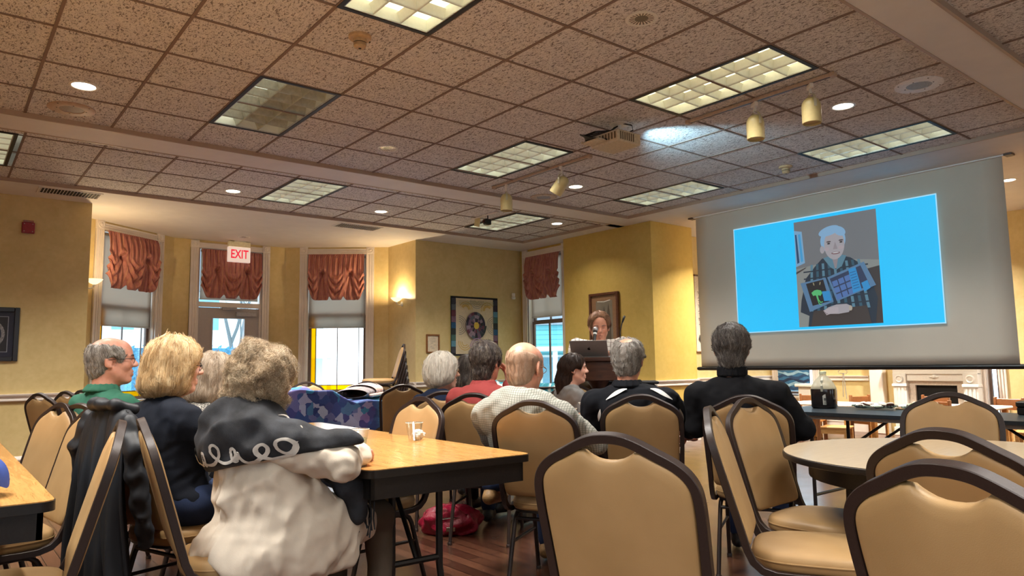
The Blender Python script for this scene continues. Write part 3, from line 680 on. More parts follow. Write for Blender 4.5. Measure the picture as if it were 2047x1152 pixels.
# fire alarm
t = thing('fire_alarm', 'dark red fire alarm sounder high on the left yellow wall', 'alarm', (.77, 9.82, 2.77)); m = mat('alarm_red', S(150,34,44), .4)
a = MB(); a.rbox(-.062,.062,-.05,0,-.075,.05,.006); obj('body', a, m, t); a = MB(); a.rbox(-.05,.05,-.035,0,.05,.075,.004); obj('strobe', a, mat('strobe_lens', S(170,120,120), .2), t)
a = MB()
for dx in (-.04,.04):
    for dz in (-.055,.03): a.ell((dx,-.05,dz),(.006,.003,.006),8,4)
obj('screw', a, M_chrome, t)
# framed round mandala at the left edge
t = thing('framed_picture', 'black framed round patterned print cut by the left edge of the photo', 'picture', (.44, 9.82, 1.54))
a = MB()
for x0,x1,z0,z1 in ((-.30,-.25,-.30,.30),(.25,.30,-.30,.30),(-.25,.25,.25,.30),(-.25,.25,-.30,-.25)): a.rbox(x0,x1,-.03,0,z0,z1,.005)
obj('frame', a, mat('black_frame', S(30,24,26), .3), t); D = Draw(); M_navy = mat('navy_mat', S(28,30,48), .5); Mg = mat('print_grey', S(120,116,118), .5, var=.5, scale=60)
D.rect(-.25,-.25,.25,.25,M_navy).rect(-.20,-.20,.20,.20,mat('fillet', S(130,130,140))).rect(-.193,-.193,.193,.193,mat('print_black', S(30,28,34))).ell(0,0,.17,.17,Mg).ring(0,0,.125,.14,M_navy).ring(0,0,.06,.08,M_navy)
for k in range(12): D.ell(.10*math.cos(k*PI/6), .10*math.sin(k*PI/6), .03,.014, mat('print_red', S(120,50,60)) if k % 2 else mat('print_blue', S(60,66,110)), rot=k*30)
D.build('print', t, Matrix.Rotation(R(90),4,'X') @ Matrix.Translation((0,0,.012)))
# wall quilt
t = thing('wall_quilt', 'hanging quilt with a round patchwork wheel and dark border', 'quilt', (6.56, 9.815, 1.28))
D = Draw(); QW, QH = .97, .98; cr = mat('quilt_cream', S(222,204,170), .8, var=.06, scale=30, bump=.4, bscale=90, bdist=.006); bk = mat('quilt_black', S(22,20,28), .85)
qm = [mat('quilt_%d' % i, c, .85, var=.25, scale=60) for i, c in enumerate((S(52,44,58),S(90,96,104),S(36,84,120),S(90,140,160),S(60,60,70),S(120,90,110),S(70,104,96),S(150,130,140),S(104,54,66),S(46,52,50)))]
D.rect(0,0,QW,QH,bk).rect(.10,.03,QW-.10,QH-.03,cr); random.seed(5)
for k in range(9):
    D.rect(.012,.05+.1*k,.10,.15+.1*k-.004,qm[(k*3) % 10 if k not in (0,8) else 4]); D.rect(QW-.10,.05+.1*k,QW-.012,.15+.1*k-.004,qm[(k*7+1) % 10 if k not in (0,8) else 4])
cx, cy = .49, .50
for k in range(18):
    for (r0, r1) in ((.05,.11),(.11,.16),(.16,.205)): D.ring(cx, cy, r0, r1, qm[random.choice((0,4,5,7,8,9,1,0))], k*20, k*20+20, 3, 1.12)
D.ell(cx,cy,.052,.056,mat('quilt_gold', S(214,180,70), .8)); q1 = mat('quilt_stitch_gold', S(206,170,92), .9); q2 = mat('quilt_stitch_grey', S(120,116,120), .9); q3 = mat('quilt_stitch_lilac', S(170,140,176), .9)
for sx in (-1,1):
    for r in (.05,.085,.12): D.ring(cx+sx*.22, cy+.26, r, r+.014 if r > .06 else r+.03, q1, 30 if sx > 0 else 0, 190 if sx > 0 else 150); D.ring(cx+sx*.24, cy-.28, r, r+.012, q1, 170, 330)
    for r in (.06,.09,.12,.15): D.ring(cx+sx*.36, cy, r, r+.008, q2, 90 if sx > 0 else -90, 270 if sx > 0 else 90)
for r in (.04,.07,.10,.13): D.ring(cx, cy+.42, r, r+.007, q2, 180, 360)
for r in (.05,.08,.11,.14): D.ring(cx, cy-.36, r, r+.012, q3, 0, 180)
for k in range(4): D.line([(.13,.90-.018*k),(.50,.905-.018*k),(.84,.90-.018*k)], .006, mat('quilt_olive', S(160,156,110), .9))
D.build('quilt_top', t, Matrix.Rotation(R(90),4,'X') @ Matrix.Translation((0,0,.012)))
a = MB(); a.rbox(-.004,QW+.004,-.011,0,-.012,QH+.006,.003); obj('backing', a, mat('quilt_edge', S(196,190,120), .8), t)
# framed notice, sensor
t = thing('framed_notice', 'small wood framed typed notice left of the hanging quilt', 'notice', (6.225, 9.82, 1.475))
a = MB()
for x0,x1,z0,z1 in ((-.125,-.10,-.15,.15),(.10,.125,-.15,.15),(-.10,.10,.125,.15),(-.10,.10,-.15,-.125)): a.rbox(x0,x1,-.02,0,z0,z1,.004)
obj('frame', a, mat('oak_frame', S(136,86,44), .4, var=.2), t); D = Draw(); gy = mat('notice_ink', S(150,140,130))
D.rect(-.10,-.125,.10,.125,mat('notice_paper', S(226,208,180), .6))
for k, (a_, b_) in enumerate(((-.05,.05),(-.06,.06),(-.045,.045),(-.03,0),(.02,.05),(-.05,-.01),(-.03,.03))): D.line([(a_,.085-.026*k),(b_,.085-.026*k)], .005, gy)
D.build('sheet', t, Matrix.Rotation(R(90),4,'X') @ Matrix.Translation((0,0,.004)))
t = thing('wall_sensor', 'small white sensor on the wall corner right of the hanging quilt', 'sensor', (7.88, 9.82, 2.31)); a = MB(); a.rbox(-.035,.035,-.045,0,-.05,0,.01); obj('lower_body', a, M_white, t); a = MB(); a.rbox(-.032,.032,-.04,0,.002,.06,.01); obj('upper_body', a, M_white, t)
# tall framed picture behind the speaker (on the lectern wall; local x = -y world)
t = thing('framed_picture', 'tall brown framed picture on the wall behind the speaker', 'picture', (7.85, 7.57, 1.72), -PI/2)
a = MB()
for x0,x1,z0,z1 in ((-.30,-.26,-.46,.46),(.26,.30,-.46,.46),(-.26,.26,.42,.46),(-.26,.26,-.46,-.42)): a.rbox(x0,x1,-.05,0,z0,z1,.006)
obj('frame', a, mat('walnut_frame', S(92,52,30), .35, var=.25, scale=30), t); D = Draw()
D.rect(-.26,-.42,.26,.42,mat('mat_tan', S(140,104,74), .5)).rect(-.17,-.36,.17,.34,mat('picture_sky', S(122,112,96), .35, var=.15, scale=6))
for cx_, w_, h_ in ((-.09,.035,.18),(.0,.045,.26),(.09,.05,.3)): D.poly([(cx_-w_,-.36),(cx_+w_,-.36),(cx_+w_*.7,h_*.4),(cx_,h_),(cx_-w_*.7,h_*.4)], mat('picture_spire', S(84,72,58), .4))
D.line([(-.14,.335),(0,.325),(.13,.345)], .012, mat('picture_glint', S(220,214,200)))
D.build('print', t, Matrix.Rotation(R(90),4,'X') @ Matrix.Translation((0,0,.02)))
# banner with ink script in the parlor
t = thing('hanging_scroll', 'narrow white scroll with black ink marks left of the screen', 'scroll', (9.62, 7.095, 1.90)); a = MB(); a.box(-.22,.22,-.004,0,-.62,.60); obj('paper', a, mat('scroll_paper', S(232,224,206), .7), t)
a = MB(); a.tube([(-.24,-.008,.60),(.24,-.008,.60)], .014, 10); a.tube([(-.24,-.008,-.62),(.24,-.008,-.62)], .014, 10); obj('dowel', a, mat('scroll_wood', S(110,76,40)), t)
D = Draw(); ink = mat('ink', S(70,64,58)); random.seed(9)
for k in range(16):
    y = .34-.035*k; x = -.16+.012*(k % 3); D.line([(x,y),(x+.04,y+.012*((k % 2)*2-1)),(x+.07,y-.01),(x+.11,y+.014)], .010, ink)
D.poly([(-.18,-.42),(-.10,-.50),(-.12,-.38),(-.15,-.34)], ink); D.build('ink_marks', t, Matrix.Rotation(R(90),4,'X') @ Matrix.Translation((0,0,.005)))
# ================================================================== projection screen
SX = 8.20
t = thing('projection_screen', 'big pull-down projection screen with a blue slide lit on it', 'projection screen', (SX, 6.12, 1.0), -PI/2)   # local x runs to the viewer's right
M_scr = mat('screen_cloth', S(206,196,180), .75, var=.02, scale=3)
a = MB(); a.grid(lambda u, v: (3.71*u, .012*math.sin(PI*v)*math.sin(PI*u), .06+v*2.14), 20, 20); o = obj('screen_fabric', a, M_scr, t, True); so = o.modifiers.new('thick', 'SOLIDIFY'); so.thickness = .003; so.offset = 1
a = MB(); a.tube([(-.05,.005,.035),(3.76,.005,.035)], .026, 14); a.ell((-.06,.005,.035),(.02,.022,.022),10,8); a.ell((3.77,.005,.035),(.02,.022,.022),10,8); obj('weight_bar', a, M_black, t)
obj('ceiling_case', MB().rbox(-.02,3.73,-.03,.03,2.112,2.127,.002), M_plaster, t)
for q_ in (-.06,3.77): obj('slot_end', MB().rbox(q_-.035,q_+.035,-.05,.05,2.108,2.1275,.002), mat('case_brown', S(88,70,60), .5), t)
a = MB(); a.tube([(1.93,.0,.012),(1.90,.0,-.01),(1.91,.0,-.03),(2.0,.0,-.03),(2.01,.0,-.01),(1.98,.0,.012)], .004, 6); a.tube([(1.955,0,-.03),(1.945,0,-.30)], .004, 6); a.tube([(1.965,0,-.03),(1.985,0,-.32)], .004, 6); obj('pull_cord', a, mat('cord_white', S(236,226,206), .6), t)
def glow(nm, c, k=.66): return emit(nm, S(*c), k, tuple(.25*x for x in S(*c)))
# slide picture, in slide units 0..1 x 0..1
D = Draw(); sl = glow('slide_blue', (44,196,255)); ed = glow('slide_edge', (170,226,255)); G = lambda n, c: glow('slide_'+n, c, .38)
def q(u, v): return (u, v)
D.rect(0,0,2.485,1.375,ed).rect(.012,.012,2.473,1.363,sl)
px0, px1, py0, py1 = .858, 1.852, .04, 1.325; PW, PH = px1-px0, py1-py0
def P(u, v): return (px0+PW*u, py0+PH*v)
def pp(pts, m): D.poly([P(*p) for p in pts], m)
bg = G('wall', (140,142,146)); dk = G('dark', (84,76,74)); skin = G('skin', (196,190,196)); hair = G('hair', (160,206,246)); sh = G('shirt', (74,110,130)); sh2 = G('shirt_dark', (60,70,84)); sh3 = G('shirt_light', (112,156,178)); case = G('case', (110,150,190)); blk = G('black', (60,56,58)); grn = G('moth', (110,220,140)); card = G('card', (70,170,240))
D.rect(px0,py0,px1,py1,bg); pp([(0,0),(1,0),(1,.55),(.55,.60),(0,.55)], G('wall_low', (164,168,164))); pp([(.72,0),(1,0),(1,.50),(.84,.48),(.74,.40)], dk)
pp([(0,.57),(.12,.60),(.10,.90),(0,.92)], G('window_frame', (150,200,240))); pp([(.02,.60),(.05,.61),(.03,.88),(.01,.88)], G('window_dark', (60,90,130))); pp([(.07,.61),(.10,.62),(.08,.88),(.05,.88)], G('window_light', (90,190,250)))
pp([(.0,.52),(.14,.56),(.12,.545),(0,.50)], dk)
pp([(.12,0),(.92,0),(.96,.22),(.90,.38),(.80,.53),(.68,.60),(.56,.63),(.34,.62),(.24,.55),(.12,.45),(.05,.25),(.03,.14),(.14,.10)], sh2)
for k in range(9): x = .16+.085*k; pp([(x,.14),(x+.034,.14),(x+.06-.014*k,.575),(x+.03-.014*k,.575)], sh if k % 2 else sh3)
for k in range(6): y = .18+.065*k; pp([(.10,y),(.88,y+.01),(.88,y+.022),(.10,y+.012)], sh2)
pp([(.16,0),(.88,0),(.84,.16),(.20,.14)], dk)
D.ell(*P(.50,.60),.085,.11,G('neck', (170,160,166))); pp([(.36,.62),(.44,.53),(.50,.50),(.46,.64)], sh3); pp([(.64,.62),(.58,.53),(.51,.50),(.55,.64)], sh3)
D.ell(*P(.49,.775),.152,.155,hair); D.ell(*P(.355,.70),.028,.045,skin); D.ell(*P(.505,.735),.122,.178,skin); D.ell(*P(.45,.865),.13,.055,hair,rot=12); D.ell(*P(.58,.85),.075,.05,hair,rot=-35)
for sx in (-1,1): D.ell(*P(.515+.075*sx,.765),.028,.010,G('brow', (110,100,104))); D.ell(*P(.515+.075*sx,.748),.018,.009,blk); D.ell(*P(.50+.085*sx,.70),.03,.022,G('cheek', (206,190,196)))
D.poly([P(.52,.76),P(.545,.69),P(.49,.69)], G('nose', (176,166,172))); D.ell(*P(.52,.655),.052,.016,G('lips', (150,110,116))); D.ell(*P(.52,.658),.040,.008,G('teeth', (226,226,230)))
# open display case with a pinned moth and cards
pp([(.06,.41),(.38,.44),(.46,.215),(.16,.135)], case); pp([(.13,.40),(.35,.425),(.41,.22),(.20,.19)], blk); pp([(.40,.44),(.84,.545),(.96,.33),(.50,.215)], case); pp([(.43,.425),(.80,.515),(.89,.335),(.52,.235)], G('case_dark', (70,80,110)))
for i in range(3):
    for j in range(3): x, y = .455+.075*i+.018*j, .395+.018*i-.06*j; pp([(x,y),(x+.062,y+.014),(x+.078,y-.034),(x+.016,y-.048)], G('cell', (104,140,206)))
pp([(.66,.49),(.745,.505),(.80,.30),(.70,.275)], card); pp([(.80,.36),(.87,.38),(.90,.31),(.83,.28)], card); pp([(.33,.315),(.42,.315),(.44,.225),(.35,.225)], card)
for k in range(7): pp([(.675+.006*k,.46-.024*k),(.745+.006*k,.472-.024*k),(.745+.006*k,.466-.024*k),(.675+.006*k,.454-.024*k)], G('ink', (60,110,170)))
pp([(.20,.31),(.235,.33),(.275,.335),(.32,.325),(.335,.30),(.31,.275),(.285,.285),(.275,.255),(.25,.285),(.22,.28)], grn); D.line([P(.275,.27),P(.285,.24),P(.31,.215),P(.335,.22)], .012, grn); D.line([P(.265,.27),P(.29,.205),P(.32,.19)], .010, grn)
for sx in (-1,1): D.ell(*P(.275+.04*sx,.39),.006,.02,G('antenna', (200,190,150)),rot=-15*sx)
pp([(.34,.135),(.40,.165),(.50,.185),(.62,.185),(.68,.16),(.64,.11),(.52,.10),(.40,.105)], skin)
for k in range(4): D.line([P(.34+.01*k,.135-.012*k),P(.44,.155-.014*k),P(.52,.155-.012*k)], .012, G('finger', (212,200,206)))
D.ell(*P(.665,.145),.02,.03,G('watch', (206,196,180)))
o = D.build('projected_slide', t, Matrix.Translation((.61, -.022, .485)) @ Matrix.Rotation(R(90),4,'X'))
# ================================================================== parlor: fireplace, cupboards
t = thing('fireplace', 'white carved fireplace mantel with a dark firebox beyond the screen', 'fireplace', (XE, 4.41, 0), -PI/2)
a = MB()
for sx in (-1,1):
    x0, x1 = sorted((sx*.38, sx*.57)); a.rbox(x0,x1,-.16,0,0,.92,.006)
    for k in range(3): a.box(min(x0,x1)+.03+.05*k, min(x0,x1)+.055+.05*k, -.17,-.155,.12,.70)
    a.rbox(x0-.015,x1+.015,-.185,0,0,.12,.006); a.rbox(x0-.01,x1+.01,-.18,0,.72,.76,.005)
    a.lathe([(.06,-.01),(.06,.012),(.045,.02),(.03,.01),(1e-6,.012)], 18, M=Matrix.Translation((sx*.475,-.16,.83)) @ Matrix.Rotation(R(90),4,'X'))
a.rbox(-.42,.42,-.13,0,.80,.92,.005); a.rbox(-.57,.57,-.15,0,.90,1.08,.005); obj('surround', a, M_white, t)
a = MB(); a.rbox(-.66,.66,-.27,0,1.10,1.15,.01); a.rbox(-.63,.63,-.22,0,1.06,1.10,.01); a.rbox(-.60,.60,-.19,0,1.03,1.06,.006); obj('mantel_shelf', a, M_white, t)
a = MB(); m = mat('slate_surround', S(206,194,180), .3)
for x0,x1,z0,z1 in ((-.42,-.28,0,.80),(.28,.42,0,.80),(-.28,.28,.74,.80)): a.box(x0,x1,-.09,-.02,z0,z1)
obj('hearth_facing', a, m, t); a = MB(); a.box(-.28,.28,-.05,-.03,0,.74); obj('firebox', a, mat('firebox_black', S(20,18,18), .9), t); a = MB(); a.ell((0,-.14,.865),(.03,.02,.03),14,8); a.ell((-.035,-.135,.86),(.03,.012,.014),12,6); a.ell((.035,-.135,.86),(.03,.012,.014),12,6); obj('ornament', a, M_white, t)  # firebox opening filled by a flat near-black slab
t = thing('plaster_pilaster', 'white painted pilaster left of the fireplace', 'pilaster', (XE, 5.24, 0), -PI/2); a = MB(); a.rbox(-.10,.10,-.14,-.002,.2,PZ-.01,.01); obj('shaft', a, M_trim, t); a = MB(); a.rbox(-.13,.13,-.17,-.002,0,.2,.01); obj('plinth', a, M_trim, t)
t = thing('display_pedestal', 'low white pedestal under the parlor window', 'pedestal', (XE-.3, 6.2, 0), -PI/2); a = MB(); a.rbox(-.15,.15,-.15,.15,0,.70,.01); obj('body', a, M_white, t); a = MB(); a.rbox(-.19,.19,-.19,.19,.70,.75,.01); obj('top_slab', a, M_white, t)
t = thing('wave_painting', 'blue painting of waves leaning in the parlor window', 'painting', (XE-.12, 6.60, .62), -PI/2)
a = MB(); a.rbox(-.28,.28,-.02,.01,0,.42,.004); obj('canvas', a, mat('canvas_edge', S(40,66,96)), t); D = Draw()
wv = [mat('wave_%d' % i, c, .5, var=.2, scale=12) for i, c in enumerate((S(34,70,112),S(52,110,156),S(150,190,214),S(24,48,84)))]
D.rect(-.28,0,.28,.42,wv[1])
for k in range(6): D.line([(-.28+.093*i, .06+.06*k+.03*math.sin(i*1.5+k*1.9)) for i in range(7)], .045, wv[(0,2,3,0,2,1)[k]])
D.build('waves', t, Matrix.Rotation(R(90),4,'X') @ Matrix.Translation((0,0,.021)))
# ================================================================== outdoors
gm = mat('pale_ground', S(206,210,206), .9, var=.06); a = MB(); a.box(-40,60,-40,60,-1.15,-1.0); tag(obj('ground', a, gm), kind='structure')
sid = NT('teal_siding'); c = sid.n('TexCoord'); sp = sid.n('SeparateXYZ'); sid.l(c.outputs['Object'], sp.inputs[0]); fr_ = sid.math('FRACT', sid.math('MULTIPLY', sp.outputs['Z'], 7)); sid.base(sid.ramp(fr_, (.05, S(70,150,160)), (.2, S(120,206,214)))); M_sid = sid.done(.6)
def house(x, y, rz, w, d, h, m, label):
    t = thing('house', label, 'house', (x, y, -1), rz)
    a = MB(); a.box(-w/2,w/2,0,d,0,h); obj('walls', a, m, t)
    r = MB(); r.prism([(-w/2-.3,h),(w/2+.3,h),(0,h+w*.32)], 0, d+.6, Matrix(((1,0,0,0),(0,0,1,-.3),(0,1,0,0),(0,0,0,1)))); obj('roof', r, mat('roof_grey', S(150,160,168), .8), t)
    for k in range(3):
        for zz in (1.0, 3.6):
            if zz+1.4 < h: q_ = MB(); xx = -w/2+w*(k+.5)/3; q_.box(xx-.45,xx+.45,-.05,.02,zz,zz+1.4); f_ = obj('window', q_, mat('house_trim', S(240,242,242)), t); g_ = MB(); g_.box(xx-.38,xx+.38,-.07,-.04,zz+.07,zz+1.33); obj('pane', g_, mat('house_pane', S(120,170,190), .15), f_)
    q_ = MB(); q_.box(-w/2-.2,w/2+.2,-1.6,-.05,2.5,2.62); q_.box(-w/2,w/2,-1.5,-.02,-.0,.35)
    for k in range(5): xx = -w/2+w*k/4; q_.box(xx-.07,xx+.07,-1.5,-1.36,0,2.5)
    obj('porch', q_, mat('house_trim', S(240,242,242)), t)
house(14.6, 16.2, R(-42), 9, 7, 3.3, M_sid, 'teal clapboard house seen through the alcove window')
house(8.5, 30, R(-14), 9, 7, 5.2, mat('white_siding', S(226,232,232), .7), 'white porch house seen through the right bay window'); house(-4, 32, R(16), 10, 7, 5.0, mat('aqua_siding', S(190,220,226), .7), 'pale house seen through the left bay window')
def bare_tree(x, y, label, sd, h=6):
    random.seed(sd); t = thing('bare_tree', label, 'tree', (x, y, -1)); a = MB(); b = MB()
    def br(p, d, L, r, n, mb):
        pts = [p]; q_ = Vector(p); dd = Vector(d)
        for k in range(5): dd = (dd+Vector((random.uniform(-.25,.25),random.uniform(-.25,.25),random.uniform(-.05,.15)))).normalized(); q_ = q_+dd*L/5; pts.append(tuple(q_))
        mb.tube(pts, [r*(1-.12*k) for k in range(6)], 6)
        if n: 
            for k in range(3): br(pts[2+k], (dd+Vector((random.uniform(-1,1),random.uniform(-1,1),random.uniform(-.1,.5)))).normalized(), L*.62, r*.45, n-1, b)
    br((0,0,0), (0,0,1), h*.6, .10, 3, a); obj('trunk', a, mat('bark', S(120,128,130), .9), t); obj('branches', b, mat('bark', S(120,128,130)), t)
bare_tree(6.2, 19, 'bare tree outside the right bay window', 4); bare_tree(-3.4, 20, 'bare tree outside the left bay window', 11)
a = MB(); random.seed(2); a.box(2.65,4.75,13.65,14.25,-1,1.5)
for k in range(900):
    x, y, z = random.uniform(2.6,4.8), random.uniform(13.6,14.3), random.uniform(-1,1.55)-0; q_ = random.uniform(0,6.28); r_ = .07; a.add([(x,y,z),(x+r_*math.cos(q_),y+r_*math.sin(q_),z+.03),(x+.02,y+.02,z+.07)], [(0,1,2)])
o = obj('hedge', a, mat('blue_hedge', S(96,168,214), .8, var=.4, scale=30)); tag(o, 'clipped bluish hedge seen through the door glass', 'hedge', kind='stuff')
# ================================================================== banquet chairs
def vinyl():
    t = NT('tan_upholstery'); v = t.coord(); f = t.noise(v, 5, 3); w = t.noise(t.coord((1,1,1.6)), 420, 2)
    t.base(t.ramp(f, (.3, S(162,129,86)), (.7, S(174,140,96)))); t.bump(w, .14, .002); return t.done(.5, 0, .35)
M_tan = vinyl()
CH = .95
LEAN = math.atan2(.13, .45)
def back_prof(s):
    """side profile of the back tube: s from 0 (under seat) -> (x, z, normal)"""
    pts = [(.06,.392),(-.06,.390),(-.12,.392),(-.165,.405),(-.195,.432),(-.213,.47)]
    return pts
def bk(z): return -.213-(z-.47)*math.tan(LEAN)*1.0
UPN = Vector((math.cos(LEAN), 0, math.sin(LEAN)))   # outward normal of the back plane (towards the sitter)
CROWN = [(y*1.09, d) for y, d in [(0,0),(.03,.002),(.055,.008),(.085,.021),(.12,.039),(.15,.054),(.172,.070),(.189,.089),(.200,.112),(.205,.142),(.206,.20),(.203,.30),(.200,.40)]]
def catmull(P, n=3):
    out = []
    for i in range(len(P)-1):
        a, b, c, d = (np.array(P[max(0, min(len(P)-1, i+k))], float) for k in (-1, 0, 1, 2))
        if i == 0: a = np.array((-c[0], c[1]))
        for k in range(n): t = k/n; out.append(tuple(.5*(2*b+(c-a)*t+(2*a-5*b+4*c-d)*t*t+(3*b-a-3*c+d)*t**3)))
    return out+[tuple(P[-1])]
CROWN = catmull(CROWN)
def chair_proto():
    t = thing('banquet_chair', 'x', 'chair', (0,0,0), 0)
    IN = .011
    pr = [(-.012,-.013),(.012,-.013),(.012,.013),(-.012,.013)]; pr = [(x*c, y*d) for x, y in pr for c, d in ((1,.86),(.86,1))]
    ord_ = sorted(pr, key=lambda p: math.atan2(p[1], p[0]))
    def side(sy):
        L = []
        for x, z in back_prof(0): L.append((Vector((x, sy*(.218-IN-.0), z)), None))
        for y, d in reversed(CROWN):
            z = CH-IN-d*(.45/.45)
            if z < .49: continue
            yy = max(0, y-IN*(1 if y > .16 else y/.16)); L.append((Vector((bk(z), sy*yy, z)), UPN))
        return L
    a = side(1); b = side(-1)
    full = [p for p, n in a]+[p for p, n in b[::-1]][1:]
    ups = []
    for i, p in enumerate(full):
        q = full[max(0, i-1)], full[min(len(full)-1, i+1)]; tg = (q[1]-q[0]).normalized()
        ups.append(UPN if p.z > .5 else Vector((tg.z, 0, -tg.x))*(1 if i < len(full)/2 else -1))
    f = MB(); f.sweep(full, ord_, ups); obj('back_frame', f, M_frame, t, 38)
    # padded back panel
    o = []; inner = .025; CP = [np.array((y, CH-d)) for y, d in CROWN]
    for k in range(len(CP)-1, -1, -1):
        tg = CP[min(len(CP)-1, k+1)]-CP[max(0, k-1)]; tg /= np.linalg.norm(tg)+1e-9; q = CP[k]+np.array((tg[1], -tg[0]))*inner
        if q[0] > .072 and q[1] > .56: o.append((float(q[0]), float(q[1])))
    xe = o[0][0]; o = [(xe-.032,.474),(xe-.014,.479),(xe-.004,.49),(xe-.0005,.51),(xe,.535)]+o
    dip = [(.066,CH-.0445),(.058,CH-.051),(.048,CH-.057),(.034,CH-.0635),(.018,CH-.067),(0,CH-.068)]
    half = o+dip; poly = half+[(-y, z) for y, z in half[::-1]][1:]
    cz = .68
    def ring(sc, off):
        return [Vector((bk(cz+(z-cz)*sc), y*sc, cz+(z-cz)*sc))+UPN*off for y, z in poly]
    p = MB(); T = [(1,.006),(.985,.012),(.95,.0165),(.86,.020),(.6,.023),(.25,.024)]
    R_ = [ring(s_, -d) for s_, d in T[::-1]]+[ring(s_, d) for s_, d in T]
    p.rings(R_); obj('backrest', p, M_tan, t, True)
    # seat cushion
    def sq(sc, z, n=44, rx=.222, ry=.218):
        out = []
        for k in range(n):
            a_ = 2*PI*k/n; c, s_ = math.cos(a_), math.sin(a_); e = 2/3.4
            x = rx*abs(c)**e*(1 if c > 0 else -1); y = ry*abs(s_)**e*(1 if s_ > 0 else -1)
            y *= 1-.09*(1-(x/rx+1)/2); out.append(Vector((.012+x*sc, y*sc, z)))
        return out
    s_ = MB(); s_.rings([sq(.97,.400),sq(1,.410),sq(1.0,.432),sq(.985,.449),(sq(.94,.459)),sq(.84,.465),sq(.55,.470),sq(.2,.471)]); s_.tube([tuple(v) for v in sq(.999,.431)], .0035, 6, closed=True); obj('seat', s_, M_tan, t, 60)
    s_ = MB(); s_.rings([sq(.95,.386),sq(.97,.390),sq(.97,.402),sq(.5,.402)]); obj('seat_pan', s_, M_black, t)
    # legs: each side an arch of two legs, with a stretcher
    pr2 = [(.0115*math.cos(2*PI*k/8+PI/8), .0115*math.sin(2*PI*k/8+PI/8)) for k in range(8)]
    for sy in (-1, 1):
        y = sy*.178
        fr = [(.0,y,.372),(.09,y,.374),(.118,y,.368),(.140,y,.352),(.156,y,.325),(.19,y*1.03,.20),(.243,y*1.06,.008)]
        rr = [(-.0,y,.372),(-.07,y,.374),(-.10,y,.368),(-.122,y,.352),(-.138,y,.325),(-.17,y*1.03,.20),(-.223,y*1.06,.008)]
        for pth in (fr, rr):
            g = MB(); g.sweep(pth, pr2, (0,1,0)); g.lathe([(.015,0),(.015,.014),(.012,.018)], 12, c=(pth[-1][0], pth[-1][1], 0)); obj('leg', g, M_frame, t, 50)
        g = MB(); g.tube([(.181,y*1.025,.235),(-.161,y*1.025,.235)], .0085, 8); obj('stretcher', g, M_frame, t, 50)
    g = MB(); g.tube([(.15,-.178,.345),(.15,.178,.345)], .009, 8); g.tube([(-.13,-.178,.345),(-.13,.178,.345)], .009, 8); obj('cross_bar', g, M_frame, t, 50)
    return t
CHAIR0 = chair_proto(); _used = []
BT = .34                                  # back top sits this far behind the seat centre
def chair(x, y, face, label, group='tan banquet chairs with dark brown frames', z=0, top=True):
    """x, y: where the top of the back is (top=True) or the seat centre"""
    a = R(face)
    if top: x, y = x+BT*math.cos(a), y+BT*math.sin(a)
    if not _used:
        _used.append(1); CHAIR0.location = (x, y, z); CHAIR0.rotation_euler = (0,0,a); return tag(CHAIR0, label, 'chair', group)
    return dup(CHAIR0, (x, y, z), a, label, group, 'chair')
chair(1.313, 1.267, 20, 'tan banquet chair in the centre foreground, its back cut by the bottom of the photo')
chair(1.33, .507, -11, 'nearest tan banquet chair at the bottom right corner, back toward the viewer')
chair(1.94, .745, -8, 'tan banquet chair directly ahead of the bottom right one, drawn up to the round table')
chair(4.02, 1.50, 195, 'tan banquet chair across the round table, facing the viewer')
chair(2.36, 1.73, -60, 'tan banquet chair seen nearly edge-on left of the round table')
chair(3.0, 1.99, -86, 'tan banquet chair at the round table in front of the black-jacketed man')
chair(3.25, 2.164, 28, 'banquet chair the grey-haired man in the black jacket sits on')
chair(3.023, 2.668, 38, 'banquet chair of the man in the black and white polo shirt')
chair(2.27, 2.69, 30, 'banquet chair of the bald man in the checked shirt')
chair(2.633, 3.689, 40, 'banquet chair of the man in the red shirt')
chair(2.145, 3.50, 186, 'tan chair tucked under the far side of the wood table, near the empty cup')
chair(3.518, 6.073, 60, 'dark-looking empty chair standing behind the tan one at the wood table')
chair(4.045, 7.841, 240, 'tan chair under the bay window at the far side of the blue quilt')
chair(3.62, 8.60, 250, 'tan chair whose back rises behind the left corner of the blue quilt')
chair(4.40, 4.66, 215, 'banquet chair of the young woman with long brown hair')
chair(.551, 4.584, 197, 'farthest of the three tan chairs along the right side of the table with the cap')
chair(.568, 3.797, 187, 'middle of the three tan chairs along the right side of the table with the cap')
chair(.51, 2.80, 172, 'nearest of the three chairs at the table with the cap, seen edge-on')
chair(.602, 2.868, -8, 'banquet chair of the woman in the white coat and black shawl')
chair(.60, 3.36, 18, 'banquet chair with a black jacket hung on its back')
chair(.624, 4.435, 25, 'banquet chair of the man in the green polo shirt')
chair(.685, 6.925, 25, 'leftmost of the dark-looking empty chairs along the left wall')
chair(.92, 7.35, 22, 'dark-looking chair second from the left along the left wall')
chair(1.08, 7.62, 20, 'dark-looking chair third from the left along the left wall')
chair(1.05, 4.02, 10, 'banquet chair the woman in the grey tweed jacket sits on', top=False)
chair(2.92, 4.47, 58, 'banquet chair the white-haired woman in navy sits on', top=False)
chair(3.40, 4.84, 45, 'banquet chair the long-haired woman in dark clothes sits on', top=False)
for k in range(6): chair(4.98-.012*k, 9.16-.0*k, 158, ('lowest','second','third','fourth','fifth','topmost')[k]+' chair counting up the stack by the bay corner', 'chairs stacked by the bay corner', z=.098*k, top=False)
for k in range(4): chair(5.28-.01*k, 7.42, 238, ('lowest','second','third','topmost')[k]+' chair counting up the stack in front of the hanging quilt', 'chairs stacked in front of the hanging quilt', z=.098*k, top=False)
